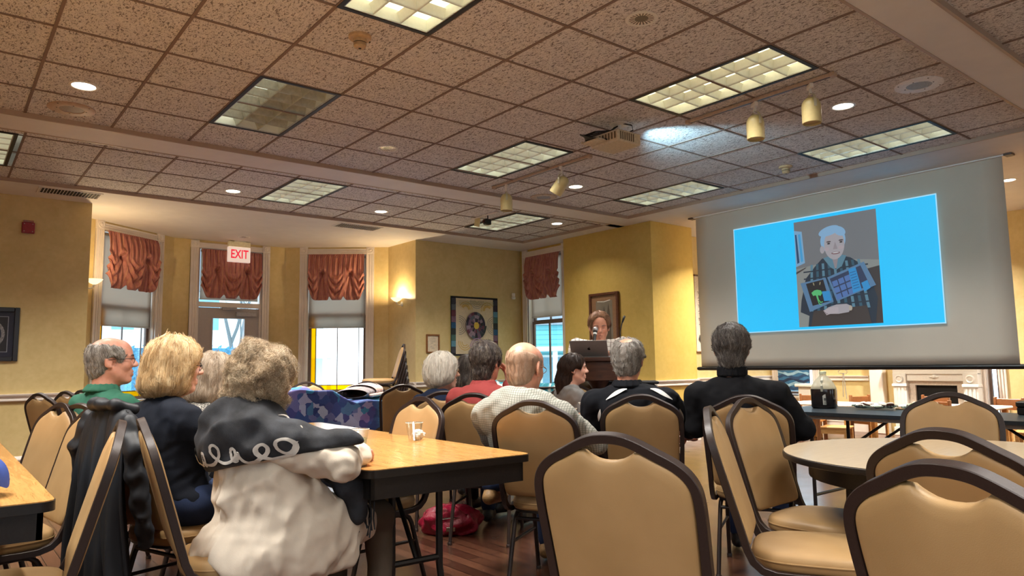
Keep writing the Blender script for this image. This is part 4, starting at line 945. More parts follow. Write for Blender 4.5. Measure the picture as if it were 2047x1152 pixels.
# ================================================================== tables
def oak():
    t = NT('oak_laminate'); v = t.coord((6,.55,1)); f = t.noise(v, 7, 6, .7, 1.6); g = t.noise(t.coord((40,2.5,1)), 20, 3)
    c = t.ramp(f, (.3, S(160,110,56)), (.52, S(190,140,80)), (.75, S(204,156,94)))
    t.base(t.mix(t.math('MULTIPLY', t.ramp(g, (.25, (1,1,1)), (.42, (0,0,0))), .4), c, S(126,80,36))); t.bump(g, .05, .001); return t.done(.19, 0, .5)
M_oak = oak()
def rrect(w, l, r, n=6):
    pts = []
    for cx, cy, a0 in ((w-r,l-r,0),(r,l-r,90),(r,r,180),(w-r,r,270)):
        for k in range(n+1): a = R(a0+90*k/n); pts.append((cx+r*math.cos(a), cy+r*math.sin(a)))
    return pts
def banquet_table(x, y, rz, w, l, label, top, z=.74, legs=True):
    t = thing('folding_table', label, 'table', (x, y, 0), rz)
    a = MB(); a.prism(rrect(w, l, .045), z-.008, z); obj('tabletop', a, top, t)
    a = MB(); o_ = [(px*(w+.006)/w-.003, py*(l+.006)/l-.003) for px, py in rrect(w, l, .045)]; a.prism(o_, z-.032, z-.003); obj('edge_band', a, M_black, t)
    a = MB(); e = .028
    for x0,x1,y0,y1 in ((e,w-e,e,e+.016),(e,w-e,l-e-.016,l-e),(e,e+.016,e,l-e),(w-e-.016,w-e,e,l-e)): a.box(x0,x1,y0,y1,z-.115,z-.03)
    obj('apron', a, M_black, t)
    for ye, sy in ((.33, 1), (l-.33, -1)):
        for sx in (-1, 1):
            xm = w/2+sx*.115; g = MB(); g.tube([(xm,ye,z-.03),(xm,ye,.26),(xm+sx*.008,ye,.20),(xm+sx*.035,ye,.14),(xm+sx*.09,ye,.085),(xm+sx*.16,ye,.05),(xm+sx*.185,ye,.03),(xm+sx*.19,ye,.0)], .0155, 10, up=(0,1,0)); obj('leg', g, M_black, t)
        obj('crossbar', MB().tube([(w/2-.115,ye,.29),(w/2+.115,ye,.29)], .014, 8), M_black, t); obj('hinge_bar', MB().tube([(w/2-.24,ye,z-.05),(w/2+.24,ye,z-.05)], .013, 8), M_black, t)
        g = MB(); g.tube([(w/2,ye,.30),(w/2,ye+sy*.30,z-.05)], .011, 8); obj('brace', g, M_black, t)
    return t
T1 = banquet_table(1.272, 2.455, R(-2.5), .765, 2.44, 'wood-grain folding table with cups in front of the woman in the shawl', M_oak)
T2 = banquet_table(-.455, 2.565, 0, .765, 2.44, 'wood-grain folding table with a blue cap at the left edge of the photo', M_oak)
T3 = banquet_table(3.46, 3.42, 0, .52, 1.15, 'folding table with a bowl and green box beside the young woman', mat('brown_laminate', S(176,128,94), .3))
T4 = banquet_table(3.50, 7.05, R(-8), .74, .95, 'table covered by the blue patchwork quilt', M_oak)
M_bt = mat('black_tabletop', S(44,52,58), .32, var=.08)
t = thing('folding_table', 'long black folding table with the jug and food trays', 'table', (5.12, .75, 0), 0)
a = MB(); a.prism(rrect(.76, 2.52, .03), .715, .74); obj('tabletop', a, M_bt, t); a = MB(); a.prism([(px*.985+.006, py*.995+.006) for px, py in rrect(.76, 2.52, .03)], .69, .716); obj('underside', a, mat('grey_plastic', S(120,112,104), .5), t)
for ye, sy in ((.35,1),(2.17,-1)):
    for xx in (.10,.66): g = MB(); g.tube([(xx,ye,.70),(xx,ye,.0)], .014, 8); obj('leg', g, M_black, t)
    g = MB(); g.tube([(.10,ye,.12),(.66,ye,.12)], .012, 8); obj('crossbar', g, M_black, t)
    g = MB(); g.tube([(.14,ye,.30),(.14,ye+sy*.55,.69)], .010, 8); g.tube([(.62,ye,.30),(.62,ye+sy*.55,.69)], .010, 8); obj('brace', g, M_black, t)
# round table
t = thing('round_table', 'round pale laminate table with a black rim on the right', 'table', (3.22, 1.20, 0)); rr = .645
M_pale = mat('pale_laminate', S(206,184,152), .22, var=.05, scale=8, stretch=(1,12,1))
a = MB(); a.lathe([(1e-6,.74),(rr-.004,.74)], 72, cap=False); a.lathe([(rr-.004,.74),(rr-.006,.733)], 72, cap=False); obj('tabletop', a, M_pale, t)
a = MB(); a.lathe([(rr-.01,.712),(rr,.716),(rr+.002,.726),(rr,.736),(rr-.005,.739)], 72); obj('edge_band', a, M_black, t)
a = MB(); a.lathe([(rr-.12,.64),(rr-.10,.64),(rr-.10,.72),(rr-.12,.72)], 48, cap=False); obj('apron', a, M_black, t)
for sx in (-1,1):
    for sy in (-1,1): g = MB(); g.tube([(sx*.26,sy*.30,.70),(sx*.27,sy*.31,.25),(sx*.31,sy*.34,.10),(sx*.38,sy*.38,.0)], .015, 10); obj('leg', g, M_black, t)
    g = MB(); g.tube([(sx*.265,-.305,.3),(sx*.265,.305,.3)], .013, 8); obj('crossbar', g, M_black, t)
# ================================================================== things on the tables
M_cup = glass('clear_plastic', (.97,.98,.98), .35, .04)
def plastic_cup(x, y, label, water):
    t = thing('plastic_cup', label, 'cup', (x, y, .7405), 0, 'clear plastic cups on the wood table')
    a = MB(); a.lathe([(.028,.001),(.029,.004),(.043,.092),(.0445,.094),(.0445,.096),(.042,.095),(.0275,.006),(1e-6,.005)], 32, cap=False); a.lathe([(1e-6,.0012),(.028,.0012)], 32, cap=False); obj('cup_wall', a, M_cup, t, True)
    a = MB(); a.lathe([(.0435,.0935),(.0455,.094),(.0455,.0965),(.0435,.0965)], 32, cap=False); obj('rim', a, mat('cup_rim', S(236,236,230), .2), t, True)
    if water: a = MB(); a.lathe([(1e-6,.007),(.0272,.007),(.035,.055),(1e-6,.055)], 32, cap=False); obj('water', a, glass('water', (.70,.90,.92), .5, .02), t, True)
plastic_cup(1.555, 3.08, 'clear plastic cup half full of water beside the white sleeve', True); plastic_cup(1.93, 3.22, 'empty clear plastic cup near the crumpled napkin', False)
def blob(fn, n=40, m=26):
    mb = MB(); mb.grid(lambda u, v: fn(2*PI*u, PI*(v-.5)), n, m); return mb
random.seed(12); PH = [random.uniform(0,6.28) for _ in range(20)]
def cr(a, b): return 1+.12*math.sin(3*a+PH[0]+2*b)+.10*math.sin(5*a-4*b+PH[1])+.07*math.sin(9*a+7*b+PH[2])+.05*math.sin(14*b+PH[3]+3*a)
o = obj('crumpled_napkin', blob(lambda a, b: (.034*cr(a,b)*math.cos(a)*math.cos(b), .028*cr(a,b)*math.sin(a)*math.cos(b), .026+.026*math.sin(b)*min(1.1,cr(a,b)))), mat('napkin_white', S(240,236,226), .85), None, 60, (1.985, 3.275, .742)); tag(o, 'crumpled white paper napkin beside the empty cup', 'napkin')
# cap
t = thing('baseball_cap', 'royal blue cap lying on the left table', 'cap', (.125, 2.775, .741), R(-125)); M_cap = mat('cap_blue', S(44,72,150), .7, var=.1, scale=60, bump=.2, bscale=500)
a = MB(); a.grid(lambda u, v: (.085*math.cos(2*PI*u)*math.cos(v*PI/2)**.8*(1.12 if math.cos(2*PI*u) < 0 else 1), .078*math.sin(2*PI*u)*math.cos(v*PI/2)**.8, .03+.095*math.sin(v*PI/2)**.9+.006*math.sin(6*2*PI*u)*(1-v)), 48, 16); obj('crown', a, M_cap, t, True)
a = MB(); a.grid(lambda u, v: ((.06+.10*v)*math.cos((u-.5)*1.9), (.075+.02*v)*math.sin((u-.5)*2.2), .034-.022*v-.012*abs(2*u-1)**2*v), 24, 10); a.grid(lambda u, v: ((.06+.10*v)*math.cos((u-.5)*1.9), (.075+.02*v)*math.sin((u-.5)*2.2), .030-.022*v-.012*abs(2*u-1)**2*v), 24, 10); obj('brim', a, M_cap, t, True)
a = MB(); a.ell((0,0,.126),(.008,.008,.004),10,6); obj('button', a, M_cap, t)
# jug of iced tea
t = thing('beverage_jug', 'gallon plastic jug half full of dark tea on the black table', 'jug', (5.62, 3.02, .741), R(20))
def jp(sc, z, w):
    sc *= 1.22; z *= 1.08
    out = []
    for k in range(32):
        a_ = 2*PI*k/32; c, s_ = math.cos(a_), math.sin(a_); e = 2/w; out.append(Vector((sc*abs(c)**e*(1 if c > 0 else -1), sc*abs(s_)**e*(1 if s_ > 0 else -1), z)))
    return out
M_jug = milky('jug_plastic', S(226,226,206), .55)
a = MB(); a.rings([jp(.068,0,3.4),jp(.076,.012,3.6),jp(.077,.13,3.6),jp(.074,.155,3.2),jp(.060,.19,2.4),jp(.036,.222,2),jp(.021,.24,2),jp(.020,.262,2)], True, True); obj('jug_body', a, M_jug, t, 60)
a = MB(); a.rings([jp(.0685,-.0,3.4),jp(.0768,.012,3.6),jp(.0778,.13,3.6),jp(.0765,.142,3.4)]); obj('tea', a, mat('tea', S(40,34,34), .15), t, 60)
a = MB(); a.lathe([(.027,.270),(.027,.290),(.025,.292)], 20); obj('jug_cap', a, mat('cap_cream', S(216,220,190), .4), t)
a = MB(); a.tube([(-.034,0,.243),(-.076,0,.216),(-.095,0,.178),(-.090,0,.135)], .010, 8); obj('handle', a, mat('jug_handle', S(190,188,170), .4), t)
D = Draw(); D.poly([(-.030,.0),(.030,.0),(.032,.07),(.018,.082),(.0,.086),(-.02,.08),(-.032,.07)], mat('jug_label', S(190,188,178), .5))
for k in range(4): D.line([(-.022,.045-.012*k),(.022,.045-.012*k)], .004 if k else .016, mat('label_ink', S(70,68,66)))
D.build('label', t, Matrix.Rotation(R(-160),4,'Z') @ Matrix.Translation((0,0,.03)) @ Matrix(((0,0,1,.0965),(1,0,0,0),(0,1,0,0),(0,0,0,1))))
def tray(x, y, rx, ry, label):
    t = thing('glass_tray', label, 'tray', (x, y, .741), 0, 'cut glass platters on the black table'); a = MB()
    a.lathe([(1e-6,.006),(.70,.006),(.8,.010),(1,.030),(1.0,.034),(.8,.014),(.70,.010),(1e-6,.010)], 40, M=Matrix.Diagonal((rx,ry,1,1)), cap=False)
    for k in range(36): q_ = 2*PI*k/36; a.ell((.93*rx*math.cos(q_),.93*ry*math.sin(q_),.026),(.012,.012,.007),6,4)
    obj('platter', a, glass('cut_glass', (.86,.92,.9), .9, .08), t, True)
tray(5.70, 2.66, .13, .17, 'cut glass platter piled with powdered cookies on the black table'); tray(5.66, 2.26, .13, .18, 'cut glass platter of cut vegetables on the black table')
random.seed(21); cook = [mat('cookie_dark', S(80,48,38), .9, var=.3, scale=80), mat('cookie_white', S(236,228,214), .9, var=.1, scale=90), mat('cookie_pink', S(196,120,104), .9)]
for k in range(16):
    x, y = 5.70+.075*math.cos(k*2.4)*math.sqrt((k+.5)/16), 2.66+.125*math.sin(k*2.4)*math.sqrt((k+.5)/16)
    mb = MB(); mb.lathe([(1e-6,0),(.026,.002),(.030,.010),(.024,.022),(1e-6,.026)], 14, cap=False); mb.cur = 1; mb.lathe([(.0275,.0165),(.0245,.0225),(.015,.026),(1e-6,.0275)], 14, cap=False)
    o = obj('cookie', mb, [cook[2 if k == 4 else 0], cook[1]], None, True, (x, y, .752+.016*(k % 2)), (random.uniform(-.3,.3),random.uniform(-.3,.3),0)); tag(o, 'round cookie dusted with white sugar on the glass platter' if k != 4 else 'pinkish cookie on the glass platter among the dark ones', 'cookie', 'sugared cookies on the platter' if k != 4 else None)
vg = [mat('veg_pale', S(222,220,170), .6, var=.15), mat('veg_green', S(120,150,60), .6, var=.25), mat('veg_cream', S(236,232,206), .7, var=.1)]
for k in range(22):
    x, y = 5.66+.08*math.cos(k*2.4)*math.sqrt((k+.5)/22), 2.26+.13*math.sin(k*2.4)*math.sqrt((k+.5)/22); m = 1 if k in (3,9,14) else (0,2)[k % 2]; mb = MB()
    if m == 2: 
        for q_ in range(6): mb.ell((.012*math.cos(q_),.012*math.sin(q_),.014+.004*(q_ % 2)),(.012,.012,.011),8,6)
    else: mb.tube([(-.028,0,.010),(0,.004,.012),(.028,0,.010)], [.006,.009,.006], 8)
    o = obj('vegetable_piece', mb, vg[m], None, True, (x, y, .752+.014*(k % 3)), (random.uniform(-.3,.3),random.uniform(-.2,.2),random.uniform(0,3))); tag(o, ('pale vegetable stick on the glass platter','green vegetable stick on the glass platter','cream floret on the glass platter')[m], 'vegetable', ('pale sticks on the platter','green sticks on the platter','cream florets on the platter')[m])
o = obj('paper_napkin', MB().rbox(-.05,.05,-.06,.06,0,.012,.003), mat('kraft_paper', S(168,136,98), .8), None, 35, (5.80,2.47,.741)); tag(o, 'folded brown paper napkin between the two platters', 'napkin')
t = thing('food_box', 'black lidded box at the right edge of the black table', 'box', (5.78,1.60,.741), R(4)); obj('container', MB().rbox(-.09,.09,-.12,.12,0,.05,.006), M_black, t); obj('lid', MB().rbox(-.095,.095,-.125,.125,.05,.088,.008), M_black, t)
# table 3 things
t = thing('paper_bowl', 'white bowl with a plastic spoon beside the young woman', 'bowl', (3.62,3.66,.805), 0); a = MB(); a.lathe([(.05,0),(.055,.004),(.082,.045),(.085,.046),(.079,.044),(.05,.008),(1e-6,.007)], 32, cap=False); a.lathe([(1e-6,.0),(.05,.0)],32,cap=False); obj('bowl', a, M_white, t, True); a = MB(); a.tube([(.03,0,.02),(-.02,.06,.075)], .005, 6); obj('spoon', a, M_white, t)
o = obj('green_box', MB().rbox(-.05,.05,-.06,.06,0,.063,.004), mat('box_green', S(106,116,64), .6), None, 35, (3.62,3.66,.741), (0,0,R(45))); tag(o, 'olive green box under the white bowl', 'box')
o = obj('paper_plate', MB().lathe([(1e-6,.0),(.08,.0),(.115,.014),(.115,.016),(.08,.003),(1e-6,.003)], 32, cap=False), M_white, None, True, (3.58,3.86,.742)); tag(o, 'white paper plate behind the green box', 'plate')
t = thing('small_cup', 'small white cup left of the green box', 'cup', (3.50,3.72,.741)); obj('cup', MB().lathe([(.024,0),(.033,.07),(.035,.071),(.031,.068),(.022,.004),(1e-6,.004)], 24, cap=False), M_white, t, True); obj('cup_rim', MB().lathe([(.033,.068),(.0355,.070),(.0355,.073),(.033,.073)], 24, cap=False), M_white, t, True)
# paper and pen near the shawl
o = obj('paper_sheet', MB().rbox(-.10,.10,-.14,.14,0,.002,.0005), mat('paper', S(226,232,236), .5), None, 35, (1.62,4.05,.741), (0,0,.3)); tag(o, 'white paper sheet lying on the wood table past the shawl', 'paper')
o = obj('tissue', blob(lambda a, b: (.05*cr(a,b)*math.cos(a)*math.cos(b), .035*cr(a,b)*math.sin(a)*math.cos(b), .012+.012*math.sin(b))), mat('napkin_cream', S(232,214,180), .85), None, 60, (1.36,3.72,.742)); tag(o, 'flattened cream tissue in front of the tweed jacket', 'tissue')
# ================================================================== lectern, laptop, microphones
M_walnut = NT('lectern_walnut'); v_ = M_walnut.coord((1,1,6)); f_ = M_walnut.noise(v_, 6, 5, .6, 1); M_walnut.base(M_walnut.ramp(f_, (.3, S(58,34,24)), (.7, S(84,50,34)))); M_walnut = M_walnut.done(.35)
LA = R(225); LX, LY = 4.66, 4.60
t = thing('lectern', 'dark wood lectern holding the laptop in front of the speaker', 'lectern', (LX, LY, 0), LA+PI/2)   # local -y faces the audience
a = MB(); a.rbox(-.27,.27,-.18,.24,1.14,1.175,.006,None); obj('desk_top', a, M_walnut, t); a = MB(); a.rbox(-.25,.25,-.165,.22,.97,1.14,.006); obj('desk_body', a, M_walnut, t)
a = MB(); a.lathe([(.10,.30),(.085,.36),(.05,.42),(.045,.60),(.06,.70),(.045,.80),(.06,.90),(.10,.97)], 16)
for k in range(8): q_ = 2*PI*k/8; a.tube([(.075*math.cos(q_),.075*math.sin(q_),.36),(.06*math.cos(q_),.06*math.sin(q_),.60),(.07*math.cos(q_),.07*math.sin(q_),.90)], .010, 6)
obj('turned_column', a, M_walnut, t)
for k in range(4): q_ = PI/4+PI/2*k; g = MB(); g.tube([(.06*math.cos(q_),.06*math.sin(q_),.34),(.16*math.cos(q_),.16*math.sin(q_),.22),(.24*math.cos(q_),.24*math.sin(q_),.06),(.29*math.cos(q_),.29*math.sin(q_),.02)], [.03,.03,.024,.02], 8); obj('foot', g, M_walnut, t)
t = thing('equipment_case', 'black draped stand behind the lectern column', 'stand', (LX+.48, LY+.02, 0), LA+PI/2); a = MB(); a.rbox(-.30,.20,-.2,.2,0,.93,.02); obj('case_body', a, mat('matte_black', S(18,18,20), .7), t); a = MB(); a.rbox(-.32,.22,-.22,.22,.93,.955,.008); obj('top_panel', a, mat('matte_black', S(18,18,20)), t)
t = thing('laptop', 'silver laptop open on the lectern with its logo toward the audience', 'laptop', (LX-.045, LY+.045, 1.176), LA+PI/2-.12); M_alu = mat('aluminium', S(176,170,166), .4, .15, var=.03)
a = MB(); a.rbox(-.165,.165,-.02,.22,0,.014,.004); obj('base', a, M_alu, t); A = Matrix.Translation((0,-.02,.012)) @ Matrix.Rotation(R(50),4,'X')
a = MB(); a.rbox(-.165,.165,-.007,.0,0,.215,.003,A); obj('lid', a, M_alu, t)
D = Draw(); lg = mat('logo_dark', S(46,42,42), .2); D.poly([(.014*math.cos(R(a_))*(1 if a_ < 310 or a_ > 360 else 1)+( -.005*max(0,math.cos(R(a_-20)))**6), .0155*math.sin(R(a_))-(.003 if abs(a_-90) < 12 else 0)) for a_ in range(0,360,12)], lg); D.ell(.004,.021,.0035,.0065,lg,rot=-35); D.ell(.0155,.002,.005,.006,M_alu)
D.build('logo', t, A @ Matrix.Translation((0,-.0075,.108)) @ Matrix.Rotation(R(90),4,'X'))
a = MB(); a.box(-.155,.155,.0005,.002,.012,.205,); a.v = [tuple(A @ Vector(v)) for v in a.v]; obj('display', a, emit('laptop_screen', (.6,.8,1), 1.0), t)
def mic(x, y, label, pts, head, big):
    t = thing('gooseneck_microphone', label, 'microphone', (x, y, 1.176), LA+PI/2); a = MB(); a.lathe([(.03,0),(.03,.01),(.012,.02),(.01,.03)], 16); a.tube(pts, .005, 8); obj('gooseneck', a, M_black, t)
    p = Vector(pts[-1]); d = (p-Vector(pts[-2])).normalized(); A = Matrix.Translation(p) @ d.to_track_quat('Z','Y').to_matrix().to_4x4()
    if big:
        a = MB(); a.lathe([(.013,-.13),(.016,-.02),(.022,.0)], 16, M=A); a.lathe([(.0225,.018),(.024,.026),(.0225,.034)], 16, M=A, cap=False); obj('mic_body', a, M_black, t); a = MB(); a.lathe([(.0165,-.035),(.019,-.02),(.0165,-.018)], 14, M=A); obj('ring', a, M_white, t)
        a = MB(); a.ell((0,0,.022),(.026,.026,.028),18,12,None); a.v = [tuple(A @ Vector(v)) for v in a.v]; obj('grille', a, mat('mic_grille', S(170,164,162), .35, .6, var=.4, scale=300), t, True)
    else: a = MB(); a.lathe([(.007,-.03),(.010,0),(.011,.03),(.006,.04)], 12, M=A); obj('mic_head', a, M_black, t)
mic(LX+.02, LY+.10, 'silver-headed microphone at the speaker\'s mouth', [(0,0,.02),(.02,.02,.12),(.035,.045,.2),(.04,.07,.24)], 0, True)
mic(LX+.175, LY-.115, 'thin black gooseneck microphone standing at the right of the laptop', [(0,0,.02),(.005,.0,.12),(.0,.02,.22),(.02,.05,.30),(.035,.06,.34)], 0, False)
# ================================================================== quilts and blankets
def quilt_mat():
    t = NT('blue_patchwork'); v = t.coord(); vo = t.n('TexVoronoi'); vo.feature = 'F1'; vo.distance = 'MANHATTAN'; vo.inputs['Scale'].default_value = 11; t.l(v, vo.inputs['Vector'])
    sep = t.n('SeparateColor'); t.l(vo.outputs['Color'], sep.inputs[0]); c = t.ramp(sep.outputs[0], (.0, S(34,44,100)), (.3, S(46,74,136)), (.5, S(62,56,120)), (.7, S(40,110,150)), (.85, S(110,90,150)), (1, S(160,170,200)))
    s2 = t.n('SeparateXYZ'); t.l(v, s2.inputs[0]); c2 = t.mix(t.ramp(t.math('ADD', s2.outputs['X'], t.math('MULTIPLY', t.noise(v, 5), .25)), (.30, (0,0,0)), (.48, (1,1,1))), c, t.ramp(t.noise(v, 60, 3), (.35, S(36,90,130)), (.65, S(80,160,180))))
    t.base(c2); t.bump(t.noise(v, 90, 2), .3, .004); return t.done(.8)
t = thing('patchwork_quilt', 'blue and purple patchwork quilt draped over a table and chair', 'quilt', (3.50, 6.98, .742), R(-8))
def qf(u, v):
    x = -.86+1.68*u; s_ = -.62+1.7*v      # s_: <0 hangs over the near edge
    ed = .02
    if s_ < 0: y, z = -.03-.04*math.sin(3*x)-.025*abs(math.sin(7*x+1)), s_*(.06+.80*max(0,1-max(0,x+.30)/1.0)); y += .03*math.sin(11*x)*min(1,-s_*3)
    else: y, z = s_, 0
    if x < -.02 and s_ >= -.0: z += .13*min(1,(-.02-x)/.25)*(1-.25*math.sin(3*s_))
    if x < -.02 and s_ < 0: z += .13*min(1,(-.02-x)/.25)*(1+s_)
    if x > .76: z -= (x-.76)*1.2; x = .76+(x-.76)*.25
    z += .010*math.sin(9*x+4*s_)+.006*math.sin(17*x-6*s_)+.018
    return (x, y, z)
a = MB(); a.grid(qf, 90, 90); o = obj('quilt_cloth', a, quilt_mat(), t, True); so = o.modifiers.new('thick', 'SOLIDIFY'); so.thickness = .012
t = thing('crochet_blanket', 'folded pale pink crochet blanket on the blue quilt', 'blanket', (3.82, 7.55, .79), R(50)); M_pink = mat('pink_yarn', S(232,190,176), .9, var=.12, scale=70, bump=.8, bscale=110, bdist=.01); M_greyy = mat('grey_yarn', S(150,140,140), .9, var=.2, scale=60, bump=.8, bscale=110, bdist=.01)
a = MB(); a.grid(lambda u, v: (-.42+.84*u+.01*math.sin(20*v), .17*math.cos(2*PI*v), .045+(.045+.05*u)*math.sin(2*PI*v)*(1+.1*math.sin(9*u))+.006*math.sin(40*u)), 60, 36); obj('fold', a, [M_greyy], t, True)
a = MB(); a.grid(lambda u, v: (-.02+.46*u, .185*math.cos(2*PI*v), .055+(.075)*math.sin(2*PI*v)+.008*math.sin(30*u)), 40, 36)
pts = [(.42, .02+.05*math.cos(q_*.5)*(1-q_/14), .065+.05*math.sin(q_*.5)*(1-q_/14)) for q_ in range(13)]; a.tube(pts, .014, 8)
for k in range(12): a.ell((-.30+.055*k,-.19,.018),(.03,.03,.02),10,6)
obj('pink_border', a, M_pink, t, True)
t = thing('teal_quilt', 'teal and white quilt laid on a box under the alcove window', 'quilt', (6.9, 8.3, 0), R(-45))
a = MB(); a.grid(lambda u, v: (-.62+1.24*u, -.30+.6*v-(.06*math.sin(8*u) if v == 0 else 0), (.86+.05*math.sin(5*u+2)+.03*math.sin(11*u+4*v)) if v > .15 else (.86+.05*math.sin(5*u+2))*(v/.15)+.02), 60, 30)
vm = NT('teal_cloth'); v_ = vm.coord(); vm.base(vm.ramp(vm.noise(v_, 3.5, 4, .6, 1.2), (.38, S(20,110,136)), (.52, S(60,160,176)), (.58, S(216,226,220)))); obj('quilt_cloth', a, vm.done(.8), t, True)
t = thing('storage_crate', 'crate covered by the teal quilt under the alcove window', 'crate', (6.9, 8.3, 0), R(-45)); obj('crate_body', MB().rbox(-.55,.55,-.22,.28,0,.78,.01), M_walnut, t); obj('crate_lid', MB().rbox(-.57,.57,-.24,.29,.78,.80,.005), M_walnut, t)
# ================================================================== red bag
t = thing('handbag', 'crimson red handbag on the floor beneath the chairs', 'bag', (2.78, 4.16, 0), R(-35)); t.scale = (1.0,.85,.74); M_red = mat('red_nylon', S(140,20,48), .35, var=.2, scale=20, bump=.5, bscale=30, bdist=.02)
a = blob(lambda a_, b: ((.20*math.cos(a_)*abs(math.cos(b))**.6+.0)*(1+.10*math.sin(5*a_+3*b)+.05*math.sin(11*a_-4*b)), .12*math.sin(a_)*abs(math.cos(b))**.6*(1+.12*math.sin(4*a_-5*b)), max(0,.115+.135*math.sin(b)*(1+.07*math.sin(6*a_)+.05*math.cos(9*a_+4*b)))), 64, 40); obj('bag_body', a, M_red, t, True)
for s_ in (-1,1): a = MB(); a.sweep([(-.10,s_*.06,.20),(-.08,s_*.09,.25),(0,s_*.14,.26-.05*s_),(.09,s_*.12,.20),(.11,s_*.06,.18)], [(-.009,-.002),(.009,-.002),(.009,.002),(-.009,.002)]); obj('strap', a, M_red, t)
a = MB(); a.tube([(-.15,-.06,.13),(0,-.125,.17),(.15,-.06,.14)], .005, 6); a.rbox(-.03,.03,-.135,-.12,.05,.09,.004); obj('zipper', a, M_chrome, t)
# ================================================================== toddler furniture in the parlor
M_pine = NT('honey_pine'); v_ = M_pine.coord((1,1,5)); M_pine.base(M_pine.ramp(M_pine.noise(v_, 9, 4, .6, .8), (.3, S(196,140,74)), (.7, S(222,172,106)))); M_pine = M_pine.done(.4)
M_pine2 = mat('brown_pine', S(140,90,52), .4, var=.15, scale=20)
def kid_chair_proto():
    t = thing('toddler_chair', 'x', 'chair'); a = MB(); a.rbox(-.16,.17,-.17,.17,.28,.305,.006); obj('seat', a, M_pine, t)
    for sy in (-1,1):
        g = MB(); g.rbox(-.19,-.145,sy*.165-.015,sy*.165+.015,0,.62,.005); obj('leg', g, M_pine2, t); g = MB(); g.rbox(.12,.16,sy*.15-.015,sy*.15+.015,0,.28,.005); obj('leg', g, M_pine, t)
        g = MB(); g.box(-.15,.13,sy*.15-.01,sy*.15+.01,.22,.28); obj('side_rail', g, M_pine, t)
    g = MB(); g.rbox(-.18,-.155,-.16,.16,.46,.60,.006); obj('back_slat', g, M_pine2, t); g = MB(); g.rbox(-.178,-.157,-.16,.16,.36,.40,.004); obj('back_rail', g, M_pine, t); return t
KC = kid_chair_proto(); kk = [(8.85,4.62,-75,'honey pine toddler chair nearest the black table, seat in full view under it'),(10.3,5.75,200,'toddler chair whose brown back shows behind the cookie platter'),(9.5,3.80,160,'toddler chair under the table with the vegetable platter'),(10.45,4.95,250,'toddler chair behind the vegetable platter'),(10.6,3.35,170,'toddler chair right of the fireplace opening'),(9.6,2.75,100,'toddler chair under the right end of the black table'),(8.9,5.6,20,'toddler chair behind the jug'),(10.75,4.25,180,'toddler chair in front of the firebox')]
for i, (x, y, r_, lb) in enumerate(kk):
    if i == 0: KC.location = (x,y,0); KC.rotation_euler = (0,0,R(r_)); tag(KC, lb, 'chair', 'toddler chairs in the parlor')
    else: dup(KC, (x,y,0), R(r_), lb, 'toddler chairs in the parlor')
def kid_table(x, y, rz, label):
    t = thing('play_table', label, 'table', (x, y, 0), rz, 'low white play tables'); obj('tabletop', MB().rbox(-.55,.55,-.35,.35,.50,.53,.01), M_white, t)
    for sx in (-1,1):
        for sy in (-1,1): obj('leg', MB().rbox(sx*.48-.03,sx*.48+.03,sy*.28-.03,sy*.28+.03,0,.50,.006), M_pine, t)
kid_table(9.9, 5.25, R(80), 'low white play table left of the fireplace'); kid_table(10.15, 3.75, R(90), 'low white play table in front of the fireplace')
